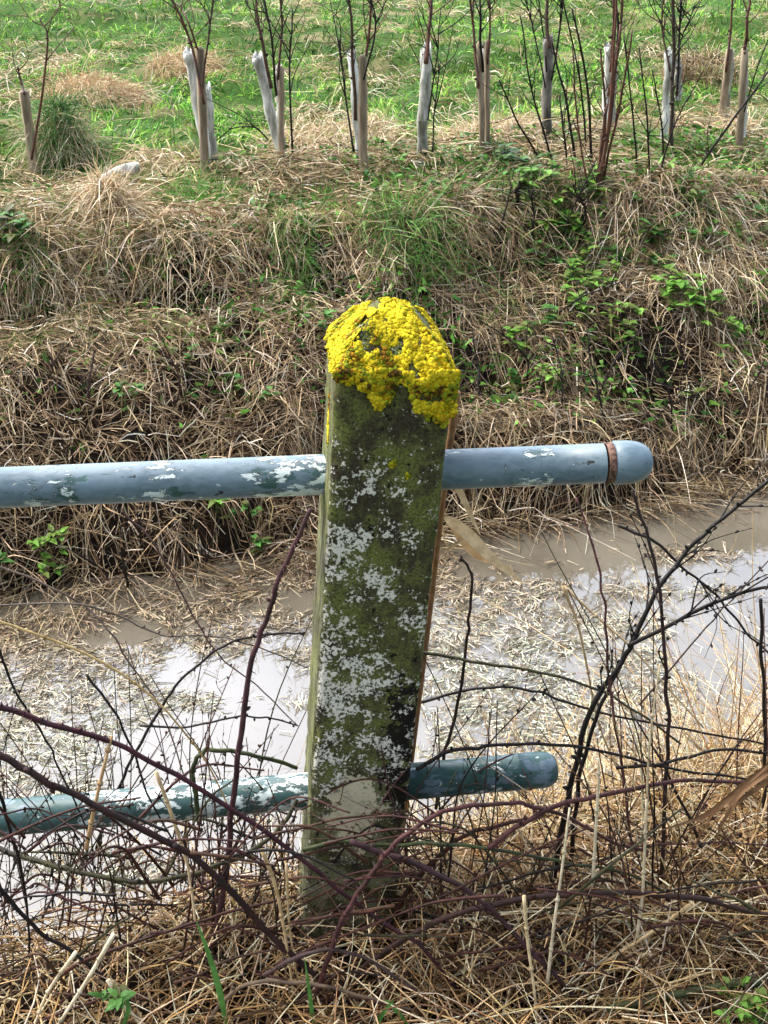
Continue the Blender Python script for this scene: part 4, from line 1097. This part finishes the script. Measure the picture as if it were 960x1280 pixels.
shrub(700, 222, 'sparse thin dark shoots left of the tall reddish fan', [(722, 215, 690, 50, 4), (700, 222, 650, 20, 3), (740, 216, 715, 10, 4), (690, 215, 625, 100, 3), (712, 222, 700, 120, 3), (735, 200, 700, -20, 3)], BK)
shrub(812, 246, 'thin black shoots leaning right beyond the reddish fan', [(812, 245, 800, 60, 3), (820, 240, 862, 120, 3), (800, 230, 780, 50, 3), (855, 235, 960, 90, 4), (830, 210, 815, 90, 3)], BK)
shrub(660, 330, 'short dark broken stems on the bank slope right of the post', [(652, 262, 650, 226, 6), (662, 320, 664, 240, 4), (720, 300, 715, 230, 4), (690, 330, 745, 200, 3), (655, 385, 672, 310, 4), (610, 330, 640, 230, 3)], BK)
shrub(905, 520, 'long dark twigs spread low over the bank at the right', [(905, 570, 955, 450, 4), (930, 520, 800, 470, 3), (900, 540, 850, 420, 3), (940, 560, 960, 480, 4), (800, 530, 880, 490, 3), (870, 560, 930, 530, 3), (845, 560, 820, 430, 3)], BK)
shrub(720, 500, 'tangle of thin dark twigs in the middle of the right bank', [(700, 530, 690, 420, 3), (740, 520, 810, 400, 3), (660, 480, 600, 400, 3), (760, 540, 735, 430, 3), (640, 530, 700, 470, 3), (600, 520, 590, 420, 4), (680, 400, 780, 350, 3)], BK)
shrub(160, 735, 'short broken reed stubs standing in the water under the upper rail', [(155, 738, 150, 690, 5), (115, 745, 112, 700, 4), (175, 690, 172, 640, 4), (80, 640, 90, 560, 3), (255, 710, 246, 680, 3)], BK)
shrub(125, 500, 'two thin dark stems on the brown bank at the left', [(125, 540, 118, 440, 4), (60, 500, 80, 430, 3), (210, 520, 215, 450, 3)], (.06, .035, .03))

# ================================================================== tussocks
def tussock(bx, by, label, n, L0, L1, spread, cols, w=None, lean=(0, 0), name='grass_tussock', cat='tussock', mat=None, e0=.3, e1=1.4, droop=(.4, 1.3), dz=0.0, group=None):
    g0 = hit(bx, by); g0 = g0 + np.array([0, 0, dz]); bl = Blades()
    a = rng.uniform(0, 2 * math.pi, n); r_ = spread * np.sqrt(rng.random(n)) * .5
    x = g0[0] + np.cos(a) * r_; y = g0[1] + np.sin(a) * r_ * .8
    e = rng.uniform(e0, e1, n); az = a + rng.normal(size=n) * 1.25
    d = np.c_[np.cos(az) * np.cos(e) + lean[0], np.sin(az) * np.cos(e) + lean[1], np.sin(e)]
    z = terrain(x, y) + dz * (1 - (r_ / (spread * .5)) ** 2)
    bl.add(np.c_[x, y, z], d, rng.uniform(L0, L1, n) * (.62 if cat == 'tussock' and e0 < .25 else .85), rng.uniform(.0022, .0046, n), pick(cols, n, .16, w), droop=rng.uniform(*droop, n), curl=.16, seg=6, floor=.004, kink=.5)
    o = bl.build(name, mat or M_STRAW)
    off = Vector(g0); o.data.transform(Matrix.Translation(-off)); o.location = off
    return tag(o, label, cat, group)
PALE = [STRAW[0], STRAW[3], STRAW[3], STRAW[1], STRAW[6]]
TG = 'clumps of long dead grass on the far bank'
tussock(82, 195, 'shaggy dead grass clump with green top beside the leaning stake at left', 700, .12, .32, .18, PALE, lean=(0, -.2), dz=.14, group=TG)
tussock(80, 200, 'dark green long grass drooping over the shaggy clump at left', 700, .12, .30, .16, [(.08, .20, .04), (.12, .24, .07), (.05, .12, .04)], lean=(0, -.2), dz=.22, mat=M_GRASS, group='long green grass tufts')
tussock(138, 275, 'dead grass clump hanging under the fallen white tube', 800, .12, .30, .14, PALE, lean=(0, -.5), dz=.12, group=TG)
tussock(120, 128, 'brown grass hummock in the field behind the far left stake', 900, .10, .26, .5, [STRAW[0], STRAW[5], (.50, .30, .16), STRAW[3]], lean=(.3, -.3), dz=.10, group=TG)
tussock(232, 96, 'low brown hummock in the field behind the slanted white guard', 800, .12, .30, .4, [STRAW[0], STRAW[5], (.50, .32, .18), STRAW[3]], lean=(.2, -.3), dz=.08, group=TG)
tussock(880, 98, 'dark bristling dead tuft in the field near the right end of the row', 800, .15, .38, .42, [STRAW[1], STRAW[2], STRAW[4], STRAW[3]], lean=(-.2, -.1), dz=.08, group=TG)
tussock(925, 185, 'straw sheaf at the foot of the rightmost sapling', 500, .12, .30, .14, PALE, lean=(0, -.2), dz=.1, group=TG)
tussock(860, 250, 'broad flattened straw swathe on the ledge at the far right', 2600, .15, .40, .75, PALE, lean=(-.2, -.2), dz=.04, group=TG, e0=-.1, e1=.8)
tussock(560, 250, 'pale drooping straw mound on the ledge right behind the post top', 800, .10, .26, .40, PALE, lean=(.2, -.2), dz=.04, group=TG, e0=.1, e1=1.1)
tussock(215, 300, 'straw mat hanging over a dark hollow on the left ledge', 800, .10, .26, .5, PALE, lean=(.1, -.4), dz=.05, group=TG, e0=0, e1=.9)
tussock(385, 310, 'straw clump over the small hollow left of the post top', 600, .10, .22, .36, PALE, lean=(.2, -.3), dz=.05, group=TG, e0=0, e1=1)
tussock(40, 325, 'matted straw lip at the left end of the ledge', 700, .10, .26, .5, PALE, lean=(.2, -.4), dz=.05, group=TG, e0=0, e1=.9)
tussock(430, 180, 'pale dead grass around the feet of the saplings left of centre', 900, .12, .30, .5, PALE, lean=(0, -.3), dz=.05, group=TG)
tussock(620, 175, 'dead grass between the two pale stakes and the dark shredded guard', 900, .12, .30, .5, PALE, lean=(0, -.3), dz=.05, group=TG)
LG = [(.14, .34, .07), (.20, .42, .09), (.10, .26, .06), (.26, .42, .12)]
GGp = 'long green grass tufts'
for (x_, y_, lab, n_, sp, l1) in [
    (248, 262, 'bright green grass tuft below the second sapling from the left', 1100, .26, .20),
    (510, 290, 'green grass tuft on the ledge directly behind the post top', 900, .30, .24),
    (395, 262, 'green tuft under the ragged guard left of the post top', 300, .22, .12),
    (372, 352, 'small olive green tuft on the bank left of the post top', 260, .10, .16),
    (365, 292, 'yellow green tuft on the lip above the small hollow', 300, .14, .13),
    (20, 315, 'green tuft at the left edge below the ledge', 320, .22, .14),
    (810, 185, 'dark green grass at the foot of the twiggy dark sapling', 500, .22, .18),
    (650, 245, 'green patch at the foot of the sparse dark shoots', 400, .26, .12),
    (945, 165, 'green tuft at the right edge beside the rightmost sapling', 350, .2, .2),
    (95, 270, 'dull green blades left of the fallen white tube', 300, .2, .16)]:
    tussock(x_, y_, lab, n_, .07, l1, sp, LG, mat=M_GRASS, lean=(.05, -.25), group=GGp, droop=(.2, .9), dz=.03, name='grass_tuft', cat='grass tuft')

# ================================================================== small leafy weeds
def weed(bx, by, label, n, size, spread, D=None, tone=0, h=.06):
    g0 = hit(bx, by) if D is None else at(bx, by, D)
    mb = MB(); cols = [[(.12, .29, .04), (.18, .37, .06), (.14, .20, .045)], [(.06, .17, .035), (.09, .23, .05), (.09, .10, .03)]][tone]
    for i in range(n):
        a = rng.uniform(0, 6.28); r_ = spread * math.sqrt(rng.random())
        x_ = g0[0] + math.cos(a) * r_; y_ = g0[1] + math.sin(a) * r_ * .8
        z0 = float(terrain(x_, y_)) if D is None else g0[2] - .03
        z0 = max(z0, WATER)
        top = np.array([x_ + rng.normal() * .01, y_ - .02, z0 + h * rng.uniform(.5, 1.4) + .02])
        mb.tube([np.array([x_, y_, z0 - .01]), (np.array([x_, y_, z0]) + top) / 2, top], [.0012, .0011, .0008], 4, (.10, .16, .05))
        for j in range(int(rng.integers(3, 6))):
            aa = rng.uniform(0, 6.28); d = np.array([math.cos(aa), math.sin(aa), rng.uniform(.1, .7)])
            c = np.array(cols[int(rng.integers(3))]) * rng.uniform(.85, 1.2)
            mb.leaf(top - np.array([0, 0, rng.uniform(0, .02)]), d, np.array([0, 0, 1.]), size * rng.uniform(.6, 1.15), size * rng.uniform(.45, .7), c, .3, .35, 6, .10)
    o = mb.build('weed', M_LEAF, origin=g0)
    return tag(o, label, 'weed', 'small green leafy weeds')
for a in [
    (160, 515, 'small bright weed alone on the brown bank at the left', 5, .035, .03),
    (72, 712, 'leafy weed at the waterline below the upper rail at the left', 10, .035, .055),
    (2, 735, 'weed sprig cut by the left edge at the waterline', 4, .04, .03),
    (265, 645, 'pale green sprig just under the upper rail left of the post', 5, .04, .03),
    (318, 692, 'tiny weed at the waterline close left of the post', 7, .035, .06),
    (303, 508, 'small weed on the bank midway between upper rail and left hollow', 6, .032, .04),
    (335, 512, 'second small weed just right of the one on the mid bank', 4, .03, .03),
    (392, 425, 'little green weed touching the left side of the post top', 5, .034, .04),
    (282, 432, 'faint weed on the bank above the rail left of the post', 5, .03, .05),
    (240, 470, 'tiny dull weed on the brown bank left of centre', 3, .028, .03),
    (18, 300, 'leafy weed clump at the left edge of the ledge', 18, .05, .10),
    (700, 260, 'large leafy weed patch on the ledge right of the post', 42, .055, .16),
    (655, 225, 'leafy weed left of the large patch on the ledge', 16, .05, .10),
    (690, 340, 'bright weed on the slope under the large patch', 18, .05, .10),
    (735, 365, 'weed cluster on the right bank near the dark hollow', 18, .048, .11),
    (855, 375, 'bright weed cluster high on the far right bank', 22, .05, .12),
    (800, 330, 'weed cluster among dark twigs on the right ledge', 20, .05, .14),
    (870, 300, 'green weed under the broad straw swathe', 16, .045, .12),
    (940, 300, 'weed near the right edge below the straw swathe', 12, .045, .10),
    (648, 445, 'small weed on the right bank just above the upper rail', 7, .04, .04),
    (688, 425, 'weed right above the middle of the right rail end', 9, .04, .05),
    (682, 492, 'single low weed close over the right rail', 5, .035, .03),
    (630, 500, 'small weed near the post right side above the rail', 5, .035, .04),
    (775, 420, 'dim weed in the twigs above the rail cap', 9, .04, .07),
    (715, 395, 'weed half hidden by straw on the right bank', 9, .04, .07),
    (900, 440, 'dull weed low on the far right bank', 7, .04, .07)]:
    weed(*a, tone=int(rng.integers(0, 2)))
weed(935, 1262, 'fresh green fern like weed in the bottom right corner', 26, .017, .034, 1.12, 0, .05)
weed(155, 1235, 'dark green leaf sprig in the lower left straw', 4, .02, .02, 1.13, 1, .03)
